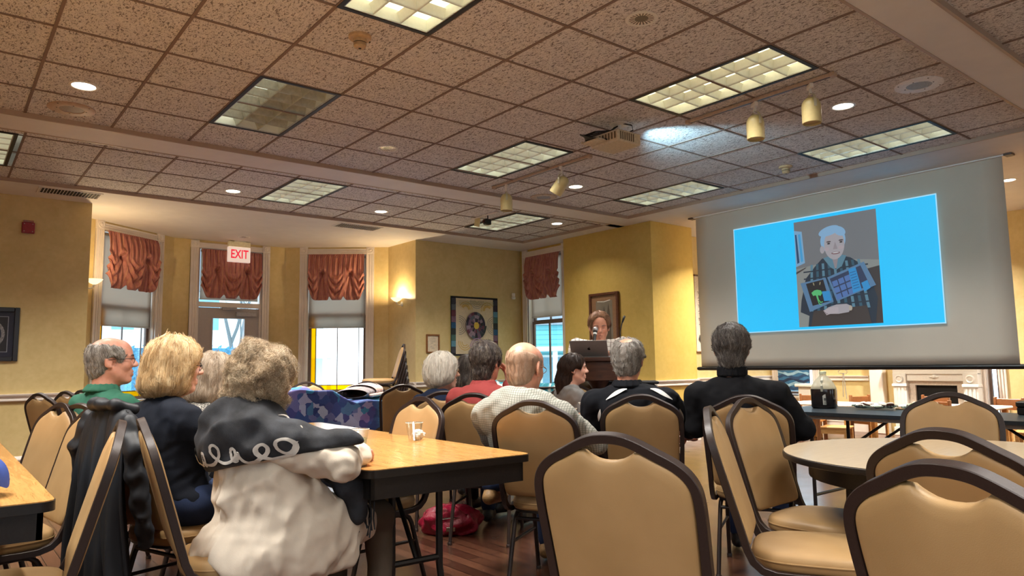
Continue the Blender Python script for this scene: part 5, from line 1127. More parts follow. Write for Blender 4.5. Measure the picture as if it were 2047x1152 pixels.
# ================================================================== people: bodies grown from distance fields
def V3(*a): return np.array(a, float)
class Sd:
    """sampled distance field; shapes are blended into it smoothly, then turned into one continuous mesh"""
    BG = .09
    def __init__(s, lo, hi, v):
        s.lo = np.array(lo, float); s.v = v; s.n = np.ceil((np.array(hi)-s.lo)/v).astype(int)+1; s.a = np.full(s.n, s.BG, np.float32)
    def blk(s, lo, hi, pad):
        i0 = np.clip(np.floor((np.array(lo)-pad-s.lo)/s.v).astype(int), 0, s.n); i1 = np.clip(np.ceil((np.array(hi)+pad-s.lo)/s.v).astype(int)+1, 0, s.n)
        sl = tuple(slice(a, b) for a, b in zip(i0, i1)); ax = [s.lo[k]+s.v*np.arange(i0[k], i1[k]) for k in range(3)]
        return sl, ax[0][:,None,None], ax[1][None,:,None], ax[2][None,None,:]
    def put(s, sl, d, k, cut):
        a = s.a[sl]
        if a.size == 0: return
        if cut: d = -d; h = np.maximum(k-np.abs(a-d), 0)/k; s.a[sl] = np.maximum(a, d)+h*h*k/4
        else: h = np.maximum(k-np.abs(a-d), 0)/k; s.a[sl] = np.minimum(a, d)-h*h*k/4
    def rc(s, a, b, r1, r2=None, k=.02, cut=False, inf=0):
        a, b = np.array(a, float), np.array(b, float); r2 = r1 if r2 is None else r2; r1 += inf; r2 += inf; r = max(r1, r2)
        sl, X, Y, Z = s.blk(np.minimum(a, b)-r, np.maximum(a, b)+r, .05); d = b-a; L = d@d+1e-12
        px, py, pz = X-a[0], Y-a[1], Z-a[2]; t = np.clip((px*d[0]+py*d[1]+pz*d[2])/L, 0, 1)
        s.put(sl, np.sqrt((px-t*d[0])**2+(py-t*d[1])**2+(pz-t*d[2])**2)-(r1+(r2-r1)*t), k, cut); return s
    def chain(s, pts, rs, k=.02, inf=0):
        for i in range(len(pts)-1): s.rc(pts[i], pts[i+1], rs[i], rs[i+1], k, False, inf)
        return s
    def el(s, c, r, Rm=None, k=.02, cut=False, inf=0):
        c = np.array(c, float); r = np.array(r, float)+inf; m = r.max()
        sl, X, Y, Z = s.blk(c-m, c+m, .05); x, y, z = X-c[0], Y-c[1], Z-c[2]
        if Rm is not None: q = [Rm[0,i]*x+Rm[1,i]*y+Rm[2,i]*z for i in range(3)]
        else: q = [x, y, z]
        k0 = np.sqrt(sum((q[i]/r[i])**2 for i in range(3))); k1 = np.sqrt(sum((q[i]/r[i]**2)**2 for i in range(3)))+1e-9
        s.put(sl, k0*(k0-1)/k1, k, cut); return s
    def plane(s, p, n, k=.01):
        """keep what lies on the side the normal points away from"""
        n = np.array(n, float); n /= np.linalg.norm(n); sl, X, Y, Z = s.blk(s.lo, s.lo+s.v*s.n, 0)
        s.put(sl, -((X-p[0])*n[0]+(Y-p[1])*n[1]+(Z-p[2])*n[2]), k, True); return s
    def folds(s, amp, freq, seed, n=7, stretch=(1,1,1), ridge=False):
        rg = np.random.default_rng(seed); sl, X, Y, Z = s.blk(s.lo, s.lo+s.v*s.n, 0); d = 0
        m = s.a < .05
        for i in range(n):
            q = rg.normal(size=3)*np.array(stretch); q *= freq*(.6+.9*rg.random())/np.linalg.norm(q); w = rg.normal(size=3)*freq*.35
            f_ = np.sin(X*q[0]+Y*q[1]+Z*q[2]+rg.random()*6+1.6*np.sin(X*w[0]+Y*w[1]+Z*w[2]+rg.random()*6)); d = d+(2.4*np.abs(f_)-1.5 if ridge else f_)
        s.a = np.where(m, s.a+amp*d/n**.5, s.a).astype(np.float32); return s
    def sample(s, P):
        q = (P-s.lo)/s.v; i = np.clip(np.floor(q).astype(int), 0, s.n-2); f_ = np.clip(q-i, 0, 1); o = 0
        for a in (0,1):
            for b in (0,1):
                for c in (0,1): o = o+s.a[i[:,0]+a, i[:,1]+b, i[:,2]+c]*(f_[:,0] if a else 1-f_[:,0])*(f_[:,1] if b else 1-f_[:,1])*(f_[:,2] if c else 1-f_[:,2])
        return o
    def grad(s, P):
        e = s.v; g = np.stack([s.sample(P+np.eye(3)[k]*e)-s.sample(P-np.eye(3)[k]*e) for k in range(3)], 1); return g/(np.linalg.norm(g, axis=1, keepdims=True)+1e-9)
    def quads(s):
        a = s.a.copy()
        for k in range(3):
            ix = [slice(None)]*3
            for e in (0, -1): ix[k] = e; a[tuple(ix)] = s.BG
        g = openvdb.FloatGrid(s.BG); g.copyFromArray(a); p, q = g.convertToQuads(0.0)[:2]
        p = np.asarray(p, float)*s.v+s.lo; q = np.asarray(q)
        v0, v1, v2 = p[q[:,0]], p[q[:,1]], p[q[:,2]]
        if np.einsum('ij,ij->i', v0, np.cross(v1, v2)).sum() < 0: q = q[:, ::-1]
        return p, q
    def mesh(s, name, m, relax=2):
        p, q = s.quads()
        for _ in range(relax):
            acc = np.zeros_like(p); cnt = np.zeros(len(p))
            for i in range(4):
                j = (i+1) % 4; np.add.at(acc, q[:,i], p[q[:,j]]); np.add.at(acc, q[:,j], p[q[:,i]]); np.add.at(cnt, q[:,i], 1); np.add.at(cnt, q[:,j], 1)
            p = p*.5+.5*acc/np.maximum(cnt, 1)[:,None]
        me = bpy.data.meshes.new(name); me.vertices.add(len(p)); me.vertices.foreach_set('co', p.astype(np.float32).ravel())
        me.loops.add(q.size); me.loops.foreach_set('vertex_index', q.astype(np.int32).ravel()); me.polygons.add(len(q))
        me.polygons.foreach_set('loop_start', np.arange(0, q.size, 4, dtype=np.int32)); me.polygons.foreach_set('loop_total', np.full(len(q), 4, np.int32))
        me.update(calc_edges=True); me.polygons.foreach_set('use_smooth', [True]*len(q)); me.materials.append(m); me.validate(); return me
def skin_mat(name, a, b):
    t = NT(name); v = t.coord(); t.base(t.ramp(t.noise(v, 22, 4), (.3, a), (.7, b))); t.b.inputs['Subsurface Weight'].default_value = .12; t.b.inputs['Subsurface Radius'].default_value = (.012,.005,.003)
    t.bump(t.noise(v, 240, 2), .06, .002); return t.done(.42, 0, .4)
SK_pink = skin_mat('skin_pink', S(204,142,120), S(222,164,142)); SK_red = skin_mat('skin_ruddy', S(208,142,114), S(226,164,136)); SK_fair = skin_mat('skin_fair', S(216,160,138), S(230,180,158))
def hair_mat(name, dark, mid, light, rough=.5):
    t = NT(name); at = t.n('Attribute'); at.attribute_name = 'tone'; n_ = t.noise(t.coord((1,1,.3)), 130, 2)
    f = t.math('ADD', t.math('MULTIPLY', at.outputs['Fac'], .8), t.math('MULTIPLY', n_, .2)); t.base(t.ramp(f, (.1, dark), (.5, mid), (.9, light))); return t.done(rough, 0, .4)
HM = dict(blonde=hair_mat('hair_blonde', S(164,126,84), S(216,184,136), S(244,224,186)), grey=hair_mat('hair_grey', S(84,76,70), S(150,142,134), S(214,208,200)), darkgrey=hair_mat('hair_dark_grey', S(44,38,36), S(84,76,72), S(150,144,138)),
          white=hair_mat('hair_white', S(186,176,162), S(226,218,204), S(248,244,236)), ash=hair_mat('hair_ash', S(128,110,92), S(180,160,138), S(222,208,190)), curly=hair_mat('hair_curly', S(124,102,78), S(202,176,142), S(250,236,210)),
          brown=hair_mat('hair_brown', S(28,18,14), S(50,34,26), S(84,60,46)), mixed=hair_mat('hair_mixed', S(30,24,24), S(70,60,56), S(160,146,130)), speaker=hair_mat('hair_sandy', S(90,58,38), S(140,98,68), S(186,146,108)), stubble=hair_mat('hair_stubble', S(150,116,92), S(178,146,122), S(206,186,168)))
def rotz(a): c, s_ = math.cos(a), math.sin(a); return np.array([[c,-s_,0],[s_,c,0],[0,0,1]])
def roty(a): c, s_ = math.cos(a), math.sin(a); return np.array([[c,0,s_],[0,1,0],[-s_,0,c]])
def rotx(a): c, s_ = math.cos(a), math.sin(a); return np.array([[1,0,0],[0,c,-s_],[0,s_,c]])
def head_into(S_, T, hs, fem, inf=0, lid=.0095):
    P = lambda *p: T[0]+T[1]@(np.array(p)*hs); Rm = T[1]; h = hs
    def E(c, r, k=.02, cut=False, rot=None): S_.el(P(*c), np.array(r)*h, Rm if rot is None else Rm@rot, k*h, cut)
    def C(a, b, r1, r2, k=.015, cut=False): S_.rc(P(*a), P(*b), r1*h, r2*h, k*h, cut)
    E((-.012,0,.034), (.098,.077,.083)); E((.036,0,-.028), (.056,.061,.084), .03); E((.045,0,.042), (.044,.058,.05), .03)
    C((.005,0,-.055), (.062,0,-.097), .050, .021, .03)
    for s_ in (-1, 1):
        C((-.005,.047*s_,-.05), (.054,.018*s_,-.098), .020, .014, .025); E((.062,.036*s_,-.022), (.026,.022,.024), .02)
        C((.080,.044*s_,.020), (.091,.010*s_,.021), .009, .008, .012); E((.098,.031*s_,.003), (.016,.017,.011), .01, True)
        C((.086,.022*s_,-.060), (.0925,0,-.0595), .0055, .0065, .010); C((.084,.018*s_,-.073), (.0905,0,-.074), .006, .0075, .010)
        E((.0795,.031*s_,lid), (.0125,.016,.0065), .004); E((.0785,.031*s_,-.0105), (.012,.016,.005), .004)
        E((.098,.0125*s_,-.029), (.011,.009,.009), .008)
        E((-.012,.079*s_,-.004), (.020,.009,.034), .008, False, rotz(-.35*s_)@roty(.18)); E((-.006,.087*s_,.0), (.011,.006,.019), .005, True, rotz(-.35*s_)); E((-.004,.078*s_,-.032), (.010,.007,.010), .006)
    C((.086,0,.014), (.1115,0,-.024), .0085, .0125, .012); E((.100,0,-.0665), (.010,.024,.0022), .003, True); E((.070,0,-.102), (.020,.020,.014), .015)
def hand_into(S_, w, d, n, thumb, curl=.5, sc=1.0, spread=.06):
    """w wrist, d pointing direction, n palm normal, thumb: +1/-1 side of thumb along d x n"""
    w, d, n = (np.array(x, float) for x in (w, d, n)); d /= np.linalg.norm(d); n = n-d*(n@d); n /= np.linalg.norm(n); t = np.cross(d, n)*thumb
    k4 = [w+d*.088*sc*f_+t*y*sc for y, f_ in ((.033,.97),(.0115,1.0),(-.0105,.97),(-.031,.90))]
    for k_ in k4: S_.rc(w+(k_-w)*.12, k_, .0165*sc, .0125*sc, .012)
    for i, (k_, fl) in enumerate(zip(k4, (.95,1.06,1.0,.80))):
        p = k_; a = .25*curl; dd = d+t*spread*(1.5-i); dd /= np.linalg.norm(dd)
        for L, r1, r2, c in ((.043,.0100,.0092,.9),(.027,.0092,.0084,1.1),(.021,.0084,.0068,.8)):
            a += c*curl; u = dd*math.cos(a)+n*math.sin(a); q = p+u*L*fl*sc; S_.rc(p, q, r1*sc, r2*sc, .004); p = q
    b = w+d*.022*sc+t*.026*sc; m1 = b+(d*.62+t*.62+n*.25)*.040*sc; m2 = m1+(d*.85+t*.25+n*.35*(.5+curl))*.032*sc; m3 = m2+(d*.9+t*.05+n*.3*(.5+curl))*.024*sc
    S_.rc(b, m1, .0165*sc, .0125*sc, .012); S_.rc(m1, m2, .0115*sc, .0100*sc, .005); S_.rc(m2, m3, .0100*sc, .0076*sc, .004)
def tube_np(me_v, me_f, pts, r, n=3):
    pass
def strands(hs, T, h, N, K, step, crown, seed, wave=.0, r=.0011, lift=.0015, grav=.5, mask=None, curl=0, jitter=.25, tone=(0,1), flick=.0, clump=7, spread=.0035):
    """hair strands combed over the hair field hs; returns verts, quads, tone"""
    rg = np.random.default_rng(seed); p, q = hs.quads(); N = int(N*2.0); r = r*.68; cl = max(1, clump); nc = N*3//cl+1; ci = np.repeat(np.arange(nc), cl)[:N*3]; P0 = p[rg.integers(0, len(p), nc)][ci]+rg.normal(size=(N*3,3))*spread
    P0 = P0[:N]; ci = ci[:N]; jit = [rg.normal(size=(nc,3)) for _ in range(K)]; tc = rg.random(nc)[ci]; C = T[0]+T[1]@(np.array(crown)*h); pts = [P0]; pos = P0.copy(); ph = (rg.random(nc)*6.28)[ci]+rg.normal(size=N)*.35; ph2 = (rg.random(nc)*6.28)[ci]+rg.normal(size=N)*.3
    for k in range(K-1):
        g = hs.grad(pos); f_ = pos-C; f_ /= np.linalg.norm(f_, axis=1, keepdims=True)+1e-9; f_ = f_*(1-grav)+np.array([0,0,-1])*grav*1.2+jit[k][ci]*jitter*.5+rg.normal(size=(N,3))*jitter*.12
        f_ -= g*np.einsum('ij,ij->i', f_, g)[:,None]; f_ /= np.linalg.norm(f_, axis=1, keepdims=True)+1e-9; sd = np.cross(g, f_)
        off = wave*np.sin(ph+k*.9)[:,None]*sd+curl*(np.sin(ph2+k*1.5)[:,None]*sd+np.cos(ph2+k*1.5)[:,None]*g)
        pos = pos+(f_+off)*step; d = hs.sample(pos); pos = pos-(np.clip(d, -.03, .03)-lift-flick*(k/K)**2)[:,None]*g; pts.append(pos.copy())
    A = np.stack(pts, 1); tg = np.gradient(A, axis=1); tg /= np.linalg.norm(tg, axis=2, keepdims=True)+1e-9; g = np.stack([hs.grad(A[:,k]) for k in range(K)], 1); sd = np.cross(tg, g); sd /= np.linalg.norm(sd, axis=2, keepdims=True)+1e-9; up = np.cross(sd, tg)
    rr = r*(1-.75*(np.linspace(0,1,K)**2))[None,:,None]*(.6+.8*rg.random((N,1,1))); n = 3
    vs = np.stack([A+(sd*math.cos(2*PI*j/n)+up*math.sin(2*PI*j/n))*rr for j in range(n)], 2).reshape(-1,3)
    i, k, j = np.meshgrid(np.arange(N), np.arange(K-1), np.arange(n), indexing='ij'); b = (i*K+k)*n; fs = np.stack([b+j, b+(j+1) % n, b+n+(j+1) % n, b+n+j], -1).reshape(-1,4)
    tn = np.repeat(tone[0]+(tone[1]-tone[0])*(.6*tc+.4*rg.random(N)), K*n); return vs, fs, tn
def hair_obj(name, hs, m, parent, packs, cap_tone=.4):
    p, q = hs.quads(); V = [p]; Fq = [q]; T_ = [np.clip(np.full(len(p), cap_tone)+np.random.default_rng(1).normal(size=len(p))*.08, 0, 1)]; o = len(p)
    for v, f_, tn in packs: V.append(v); Fq.append(f_+o); T_.append(tn); o += len(v)
    V = np.concatenate(V); Fq = np.concatenate(Fq); T_ = np.concatenate(T_)
    me = bpy.data.meshes.new(name); me.vertices.add(len(V)); me.vertices.foreach_set('co', V.astype(np.float32).ravel()); me.loops.add(Fq.size); me.loops.foreach_set('vertex_index', Fq.astype(np.int32).ravel()); me.polygons.add(len(Fq))
    me.polygons.foreach_set('loop_start', np.arange(0, Fq.size, 4, dtype=np.int32)); me.polygons.foreach_set('loop_total', np.full(len(Fq), 4, np.int32)); me.update(calc_edges=True); me.polygons.foreach_set('use_smooth', [True]*len(Fq))
    at = me.attributes.new('tone', 'FLOAT', 'POINT'); at.data.foreach_set('value', T_.astype(np.float32)); me.materials.append(m); return obj(name, me, None, parent)
M_eye = mat('eye_white', S(232,226,220), .15); M_iris = mat('iris', S(46,36,30), .1); M_spec = mat('spectacle_frame', S(40,32,32), .3, .3)
def person(label, pel, face, head, ztop, hyaw=0, hp=0, w=1.0, sw=.19, fem=False, hs=1.0, hair=None, hm='grey', top=None, bottom=None, skin=None, sleeve='long', R_=None, L_=None, vox=.006, seat=.475, stand=False,
           collar=None, glasses=None, neck='crew', fold=.004, knees=None, shoe=None, belly=1.0, twist=0, top_name='shirt', hpose=None, strand_n=900, hump=0, hroll=0, cuff=0, shf=.80, lid=.0095, tall=False):
    t = thing('person', label, 'person', (pel[0], pel[1], 0), R(face)); skin = skin or SK_pink
    a = R(face); dx, dy = head[0]-pel[0], head[1]-pel[1]; hx, hy = dx*math.cos(a)+dy*math.sin(a), -dx*math.sin(a)+dy*math.cos(a)
    hc = V3(hx, hy, ztop-.118*hs); T = (hc, rotz(R(hyaw))@roty(R(hp))@rotx(R(hroll)))
    Pz = .93 if stand else seat+.09
    P0 = V3(0,0,Pz); N = hc+T[1]@V3(-.030,0,-.075)*hs+V3(-.012,0,-.075)*hs; D = N-P0; up = D/np.linalg.norm(D)
    def sp(f_, y=0, x=0): return P0+D*f_+V3(x,y,0)+V3(-.035-hump*.03,0,0)*math.sin(PI*min(1,f_))*(0 if stand else 1)
    ct, st = math.cos(R(twist)), math.sin(R(twist))
    sh = {s_: sp(shf)+V3(-st*sw*s_, ct*sw*s_, 0)+V3(.005,0,0) for s_ in (-1,1)}
    arms = {}
    for s_, A in ((-1, R_), (1, L_)):
        A = A or {}
        e = np.array(A['e']) if 'e' in A else sh[s_]+V3(.06,.045*s_,-.27); wr = np.array(A['w']) if 'w' in A else e+V3(.22,-.09*s_,-.02)
        arms[s_] = (sh[s_], e, wr, A.get('n', (0,0,-1)), A.get('d'), A.get('curl', .55), A.get('thumb'))
    if knees is None: knees = {s_: (V3(.44,.13*s_,seat+.03), V3(.46,.13*s_,.10)) for s_ in (-1,1)} if not stand else {s_: (V3(.02,.10*s_,.50), V3(.0,.10*s_,.10)) for s_ in (-1,1)}
    lo = np.minimum.reduce([hc-.2, P0-.36]+[k_[1]-.22 for k_ in knees.values()]+[x-.14 for A in arms.values() for x in A[:3]]); hi = np.maximum.reduce([hc+.2, P0+.36]+[k_[0]+.15 for k_ in knees.values()]+[k_[1]+.22 for k_ in knees.values()]+[x+.14 for A in arms.values() for x in A[:3]]); lo[2] = -.02
    wy = .155*w
    def torso(S_, i, b=0):
        S_.el(P0+V3(.0,0,.0), (.125*min(w,1.2),.165*w,.12), None, .05, inf=i); S_.el(sp(.36,0,.015+.02*(belly-1)), (.115*belly*min(w,1.15),.148*w*belly**.5,.15), None, .06, inf=i); S_.el(sp(.68,0,.012), (.112*min(w,1.15),wy,.155), None, .06, inf=i)
        for s_ in (-1,1):
            S_.rc(sp(.76,.085*w*s_), sh[s_]+V3(0,-.035*s_,-.015), .070, .055, .04, inf=i); S_.rc(N+V3(-.008,.0,-.035), sh[s_]+V3(-.01,-.02*s_,.012), .046, .046, .04, inf=i)
            if fem: S_.el(sp(.62,.07*s_,.09), (.07,.07,.07), None, .04, inf=i)
        if hump: S_.el(sp(.86,0,-.05), (.10,.15*w,.12), None, .06, inf=i)
    def sleeves(S_, i, frac, k=.03):
        for s_ in (-1,1):
            A = arms[s_]; r0 = .054*(1+.35*(w-1))
            S_.rc(A[0], A[1] if frac > .5 else A[0]+(A[1]-A[0])*frac*2, r0, .043 if frac > .5 else .05, k, inf=i)
            if frac > .5: S_.rc(A[1], A[1]+(A[2]-A[1])*(frac-.5)*2*.97, .043, .033, k, inf=i)
    B = Sd(lo, hi, vox); torso(B, -.012); head_into(B, T, hs, fem, 0, lid)
    B.rc(N+V3(-.008,0,-.05), hc+T[1]@V3(-.022,0,-.055)*hs, .056 if not fem else .047, (.058 if not fem else .047)*hs, .025); B.rc(N+V3(.02,0,-.03), hc+T[1]@V3(.02,0,-.075)*hs, .035, .036, .03)
    for s_ in (-1,1):
        A = arms[s_]; B.rc(A[0], A[1], .046, .037, .03); B.rc(A[1], A[2], .037, .026, .02); B.el(A[1]+(A[2]-A[1])*.3, (.040,.040,.040), None, .03)
        d = np.array(A[4]) if A[4] is not None else A[2]-A[1]; hand_into(B, A[2], d, A[3], A[6] if A[6] is not None else (1 if (np.cross(d, np.array(A[3]))@V3(0,-s_,0)) > 0 else -1), A[5], 1.0 if not fem else .92)
        k_, an = knees[s_]; B.rc(P0+V3(.02,.085*s_,-.02), k_, .075, .052, .03); B.rc(k_, an, .050, .035, .03); B.rc(an, an+V3(.13,.02*s_,-.055), .032, .026, .02)
    obj('body', B.mesh('body', skin), None, t)
    # clothes
    S_ = Sd(lo, hi, vox); torso(S_, .006); sleeves(S_, .011 if sleeve != 'loose' else .022, {'long': 1, 'loose': .93, 'half': .80, 'short': .40}[sleeve])
    nk = hc+T[1]@V3(-.022,0,-.055)*hs; ax = (nk-N)/np.linalg.norm(nk-N)
    S_.folds(fold, 38, int(abs(pel[0]*1000)) % 97, stretch=(1,1,.6)); S_.folds(fold*.55, 85, 7+int(abs(pel[1]*1000)) % 89, n=8, stretch=(1,1,.7))
    S_.rc(N+ax*(-.005 if neck != 'v' else -.02)+(V3(.03,0,-.02) if neck == 'v' else 0), N+ax*.16+V3(.01,0,0), .058, .085, .008, True)
    S_.plane(P0+V3(0,0,-.075), (0,0,-1)); obj(top_name, S_.mesh(top_name, top), None, t)
    if collar:
        S_ = Sd(N-.16, N+.16, .005); n = 16; rr = .072 if not fem else .058
        for j in range(n):
            q0, q1 = 2*PI*j/n, 2*PI*(j+1)/n; z = lambda q_: -.028*max(0,math.cos(q_))**2
            for hgt in ((0.0,.012,.026) if not tall else (0.,.018,.036)): S_.rc(N+ax*(hgt+(.016 if tall else .004))+V3(rr*(1+(0 if tall else .20)*(1-hgt/.026))*math.cos(q0),rr*(1+(0 if tall else .20)*(1-hgt/.026))*math.sin(q0),z(q0)), N+ax*(hgt+(.016 if tall else .004))+V3(rr*(1+(0 if tall else .20)*(1-hgt/.026))*math.cos(q1),rr*(1+(0 if tall else .20)*(1-hgt/.026))*math.sin(q1),z(q1)), .0085, None, .01)
        if collar == 'v': S_.rc(N+V3(.08,0,-.10), N+V3(.10,0,.1), .03, .05, .01, True)
        obj('collar', S_.mesh('collar', top if collar in ('self','v') else collar), None, t)
    if bottom is not None:
        S_ = Sd(lo, hi, max(vox,.007)); S_.el(P0+V3(0,0,-.01), (.135*min(w,1.2),.172*w,.115), None, .04)
        for s_ in (-1,1): k_, an = knees[s_]; S_.rc(P0+V3(.02,.088*s_,-.015), k_, .092*min(w,1.15), .066, .03); S_.rc(k_, an+V3(0,0,.02), .062, .050, .03)
        S_.folds(.004, 34, 5, stretch=(1,1,.6)); S_.plane(P0+V3(0,0,.09), (0,0,1)); obj('trousers' if bottom[1] == 'trousers' else bottom[1], S_.mesh('trousers', bottom[0]), None, t)
    for s_ in (-1,1):
        k_, an = knees[s_]; S_ = Sd(an-.22, an+.24, .006); S_.rc(an+V3(-.035,0,-.045), an+V3(.13,.02*s_,-.055), .038, .034, .03); S_.rc(an+V3(0,0,.0), an+V3(.07,.01*s_,-.035), .040, .036, .03); S_.plane(an+V3(0,0,-.088), (0,0,-1), .004); obj('shoe', S_.mesh('shoe', shoe or mat('shoe_black', S(34,30,30), .4)), None, t)
    # eyes and brows
    for s_ in (-1,1):
        e = MB(); c = hc+T[1]@V3(.0750,.031*s_,.001)*hs; e.ell(c, (.0118*hs,)*3, 14, 10); e.cur = 1; c2 = hc+T[1]@V3(.0822,.031*s_,.0005)*hs; e.ell(c2, (.0055*hs,)*3, 12, 8); obj('eye', e, [M_eye, M_iris], t, True)
        if not fem or True:
            b = Sd(hc-.15, hc+.15, .003) if False else None
    if glasses:
        g = MB(); P = lambda *p: tuple(hc+T[1]@(np.array(p)*hs))
        for s_ in (-1,1):
            g.tube([P(.106-.006*abs(math.sin(q_)),.032*s_+.024*math.cos(q_),.000+.018*math.sin(q_)) for q_ in np.linspace(0,2*PI,20)[:-1]], .0016 if glasses != 'thin' else .0011, 6, closed=True)
            g.tube([P(.102,.056*s_,.006), P(.05,.074*s_,.006), P(-.012,.083*s_,.004), P(-.03,.082*s_,-.012)], .0018, 6)
        g.tube([P(.108,.009,.004),P(.111,0,.007),P(.108,-.009,.004)], .0015, 6); obj('glasses', g, M_spec if glasses != 'gold' else mat('gold_frame', S(170,120,60), .25, .8), t, True)
    # hair
    if hair:
        HS = Sd(hc-.24*hs, hc+.20*hs, .0045); P = lambda *p: hc+T[1]@(np.array(p)*hs); Rm = T[1]
        def E(c, r, k=.02, cut=False, inf=0, rot=None): HS.el(P(*c), np.array(r)*hs, Rm if rot is None else Rm@rot, k, cut, inf)
        packs = []
        if hair in ('short', 'balding', 'bald', 'crew'):
            i = {'short': .019, 'balding': .011, 'bald': .0022, 'crew': .016}[hair]
            E((-.012,0,.034), (.098,.077,.083), inf=i*hs); E((-.045,0,-.035 if hair != 'short' else -.058), (.058,.060 if hair != 'short' else .052,.065 if hair != 'short' else .080), .03, inf=i*.6*hs)
            E((.115,0,-.045), (.085,.10,.125), .01, True)
            if hair == 'short': E((.115,0,.0), (.070,.075,.118), .02, True)
            for s_ in (-1,1): E((.012,.085*s_,-.022), (.036,.024,.040), .006, True)
            if hair == 'balding': E((.035,0,.128), (.130,.072,.082), .05, True)
            if hair == 'bald': E((.03,0,.125), (.13,.095,.105), .03, True)
            if hair == 'crew': E((-.050,0,.140), (.056,.050,.050), .04, True)
            HS.plane(P(0,0,-.095 if hair != 'short' else -.116), Rm@V3(0,0,-1), .01); HS.folds(.0022 if hair != 'bald' else .0006, 130, 3)
            packs.append(strands(HS, T, hs, strand_n, 8, .010*hs, (-.055,0,.11) if hair != 'short' else (-.03,.01,.12), 5, wave=.35, r=.0012 if hair != 'bald' else .0006, lift=.0012 if hair != 'bald' else .0003, grav=.30, jitter=.3))
        elif hair in ('bob', 'pixie'):
            E((-.012,0,.036), (.098,.077,.085), inf=.024*hs); E((-.030,0,-.030), (.098,.096,.085), .04, inf=.008)
            if hair == 'bob': E((-.040,0,-.085), (.105,.112,.060), .05); HS.plane(P(0,0,-.135), Rm@V3(.15,0,-1), .02)
            else: HS.plane(P(0,0,-.098), Rm@V3(.3,0,-1), .02)
            E((.145,0,-.05), (.090,.085,.115), .015, True)
            HS.folds(.0035, 90, 8, stretch=(1,1,.25)); packs.append(strands(HS, T, hs, strand_n, 11, .016*hs, (-.0,.0,.13), 7, wave=.10, r=.0013, lift=.0018, grav=.62, jitter=.14, flick=.004, clump=16, spread=.006))
        elif hair == 'long':
            E((-.012,0,.036), (.098,.077,.085), inf=.016*hs); HS.chain([P(-.05,.01,-.01), P(-.085,.01,-.10), P(-.095,.01,-.20)], [.086*hs,.070*hs,.055*hs], .05)
            HS2 = None; E((.115,0,-.05), (.088,.088,.125), .015, True)
            for s_ in (-1,1): E((.03,.088*s_,-.03), (.04,.03,.05), .008, True)
            HS.folds(.003, 90, 8, stretch=(1,1,.2)); packs.append(strands(HS, T, hs, strand_n, 12, .018*hs, (.0,0,.12), 7, wave=.1, r=.0012, lift=.0015, grav=.72, jitter=.12))
        elif hair == 'curly':
            E((-.014,0,.030), (.112,.104,.094), inf=.006); E((-.040,0,-.045), (.090,.108,.072), .05); E((-.03,0,.08),(.080,.078,.045),.04)
            E((.150,0,-.06), (.090,.085,.12), .015, True); HS.plane(P(0,0,-.112), Rm@V3(.2,0,-1), .02); HS.folds(.013, 55, 8, n=9); HS.folds(.005, 150, 9, n=6)
            packs.append(strands(HS, T, hs, strand_n, 12, .0085*hs, (-.05,.03,.10), 7, wave=.9, r=.0012, lift=.004, grav=.25, jitter=.5, curl=1.1, clump=26, spread=.0032)); packs.append(strands(HS, T, hs, strand_n//2, 8, .010*hs, (-.03,0,.06), 17, wave=1.2, r=.0007, lift=.010, grav=.1, jitter=1.0, curl=1.0, flick=.02, clump=3))
        if hair != 'bald': packs.append(strands(HS, T, hs, strand_n//12, 7, .012*hs, (-.04,0,.10), 27, wave=.6, r=.0006, lift=.005, grav=.3, jitter=.8, flick=.012, clump=1))
        hair_obj('hair', HS, HM[hm], t, packs, .42)
    # eyebrows
    bm_ = MB()
    for s_ in (-1,1): P = lambda *p: tuple(hc+T[1]@(np.array(p)*hs)); bm_.tube([P(.0995,.014*s_,.0215),P(.0975,.032*s_,.0275),P(.087,.050*s_,.0225)], [.0028,.0030,.0012], 6)
    obj('eyebrow', bm_, mat('brow_'+hm, tuple(.7*c for c in (S(120,110,100) if hm not in ('brown','mixed') else S(50,40,34))), .8), t, True)
    return t, dict(hc=hc, N=N, P0=P0, sh=sh, arms=arms, lo=lo, hi=hi, sp=sp, T=T, torso=torso, sleeves=sleeves)
# ================================================================== clothes and the people
def cloth(name, c, var=.08, rough=.85, bump=.25, bs=420): return mat(name, c, rough, 0, var, 18, bump, bs, .2)
def check_mat(name, ground, l1, l2, fx, fz, w1=.86, w2=.9):
    t = NT(name); c = t.n('TexCoord'); sp_ = t.n('SeparateXYZ'); wv = t.n('VectorMath', operation='ADD'); nz = t.n('TexNoise'); nz.inputs['Scale'].default_value = 5; t.l(c.outputs['Object'], nz.inputs['Vector']); sc = t.n('VectorMath', operation='SCALE'); t.l(nz.outputs['Color'], sc.inputs[0]); sc.inputs['Scale'].default_value = .05
    t.l(c.outputs['Object'], wv.inputs[0]); t.l(sc.outputs[0], wv.inputs[1]); t.l(wv.outputs[0], sp_.inputs[0])
    def st(o, f_, w_): return t.ramp(t.math('SINE', t.math('MULTIPLY', o, f_)), (w_-.25, (0,0,0)), (w_, (1,1,1)))
    a = t.mix(t.math('MULTIPLY', st(sp_.outputs['Y'], fx, w1), .75), ground, l1); b = t.mix(t.math('MULTIPLY', st(sp_.outputs['Z'], fz, w2), .7), a, l2); t.base(b); t.bump(t.noise(t.coord(), 500, 2), .15, .002); return t.done(.85, 0, .2)
JEANS = (cloth('denim', S(42,54,84)), 'trousers'); BLK = (cloth('black_trousers', S(24,24,28)), 'trousers'); KHK = (cloth('khaki_trousers', S(120,108,90)), 'trousers')
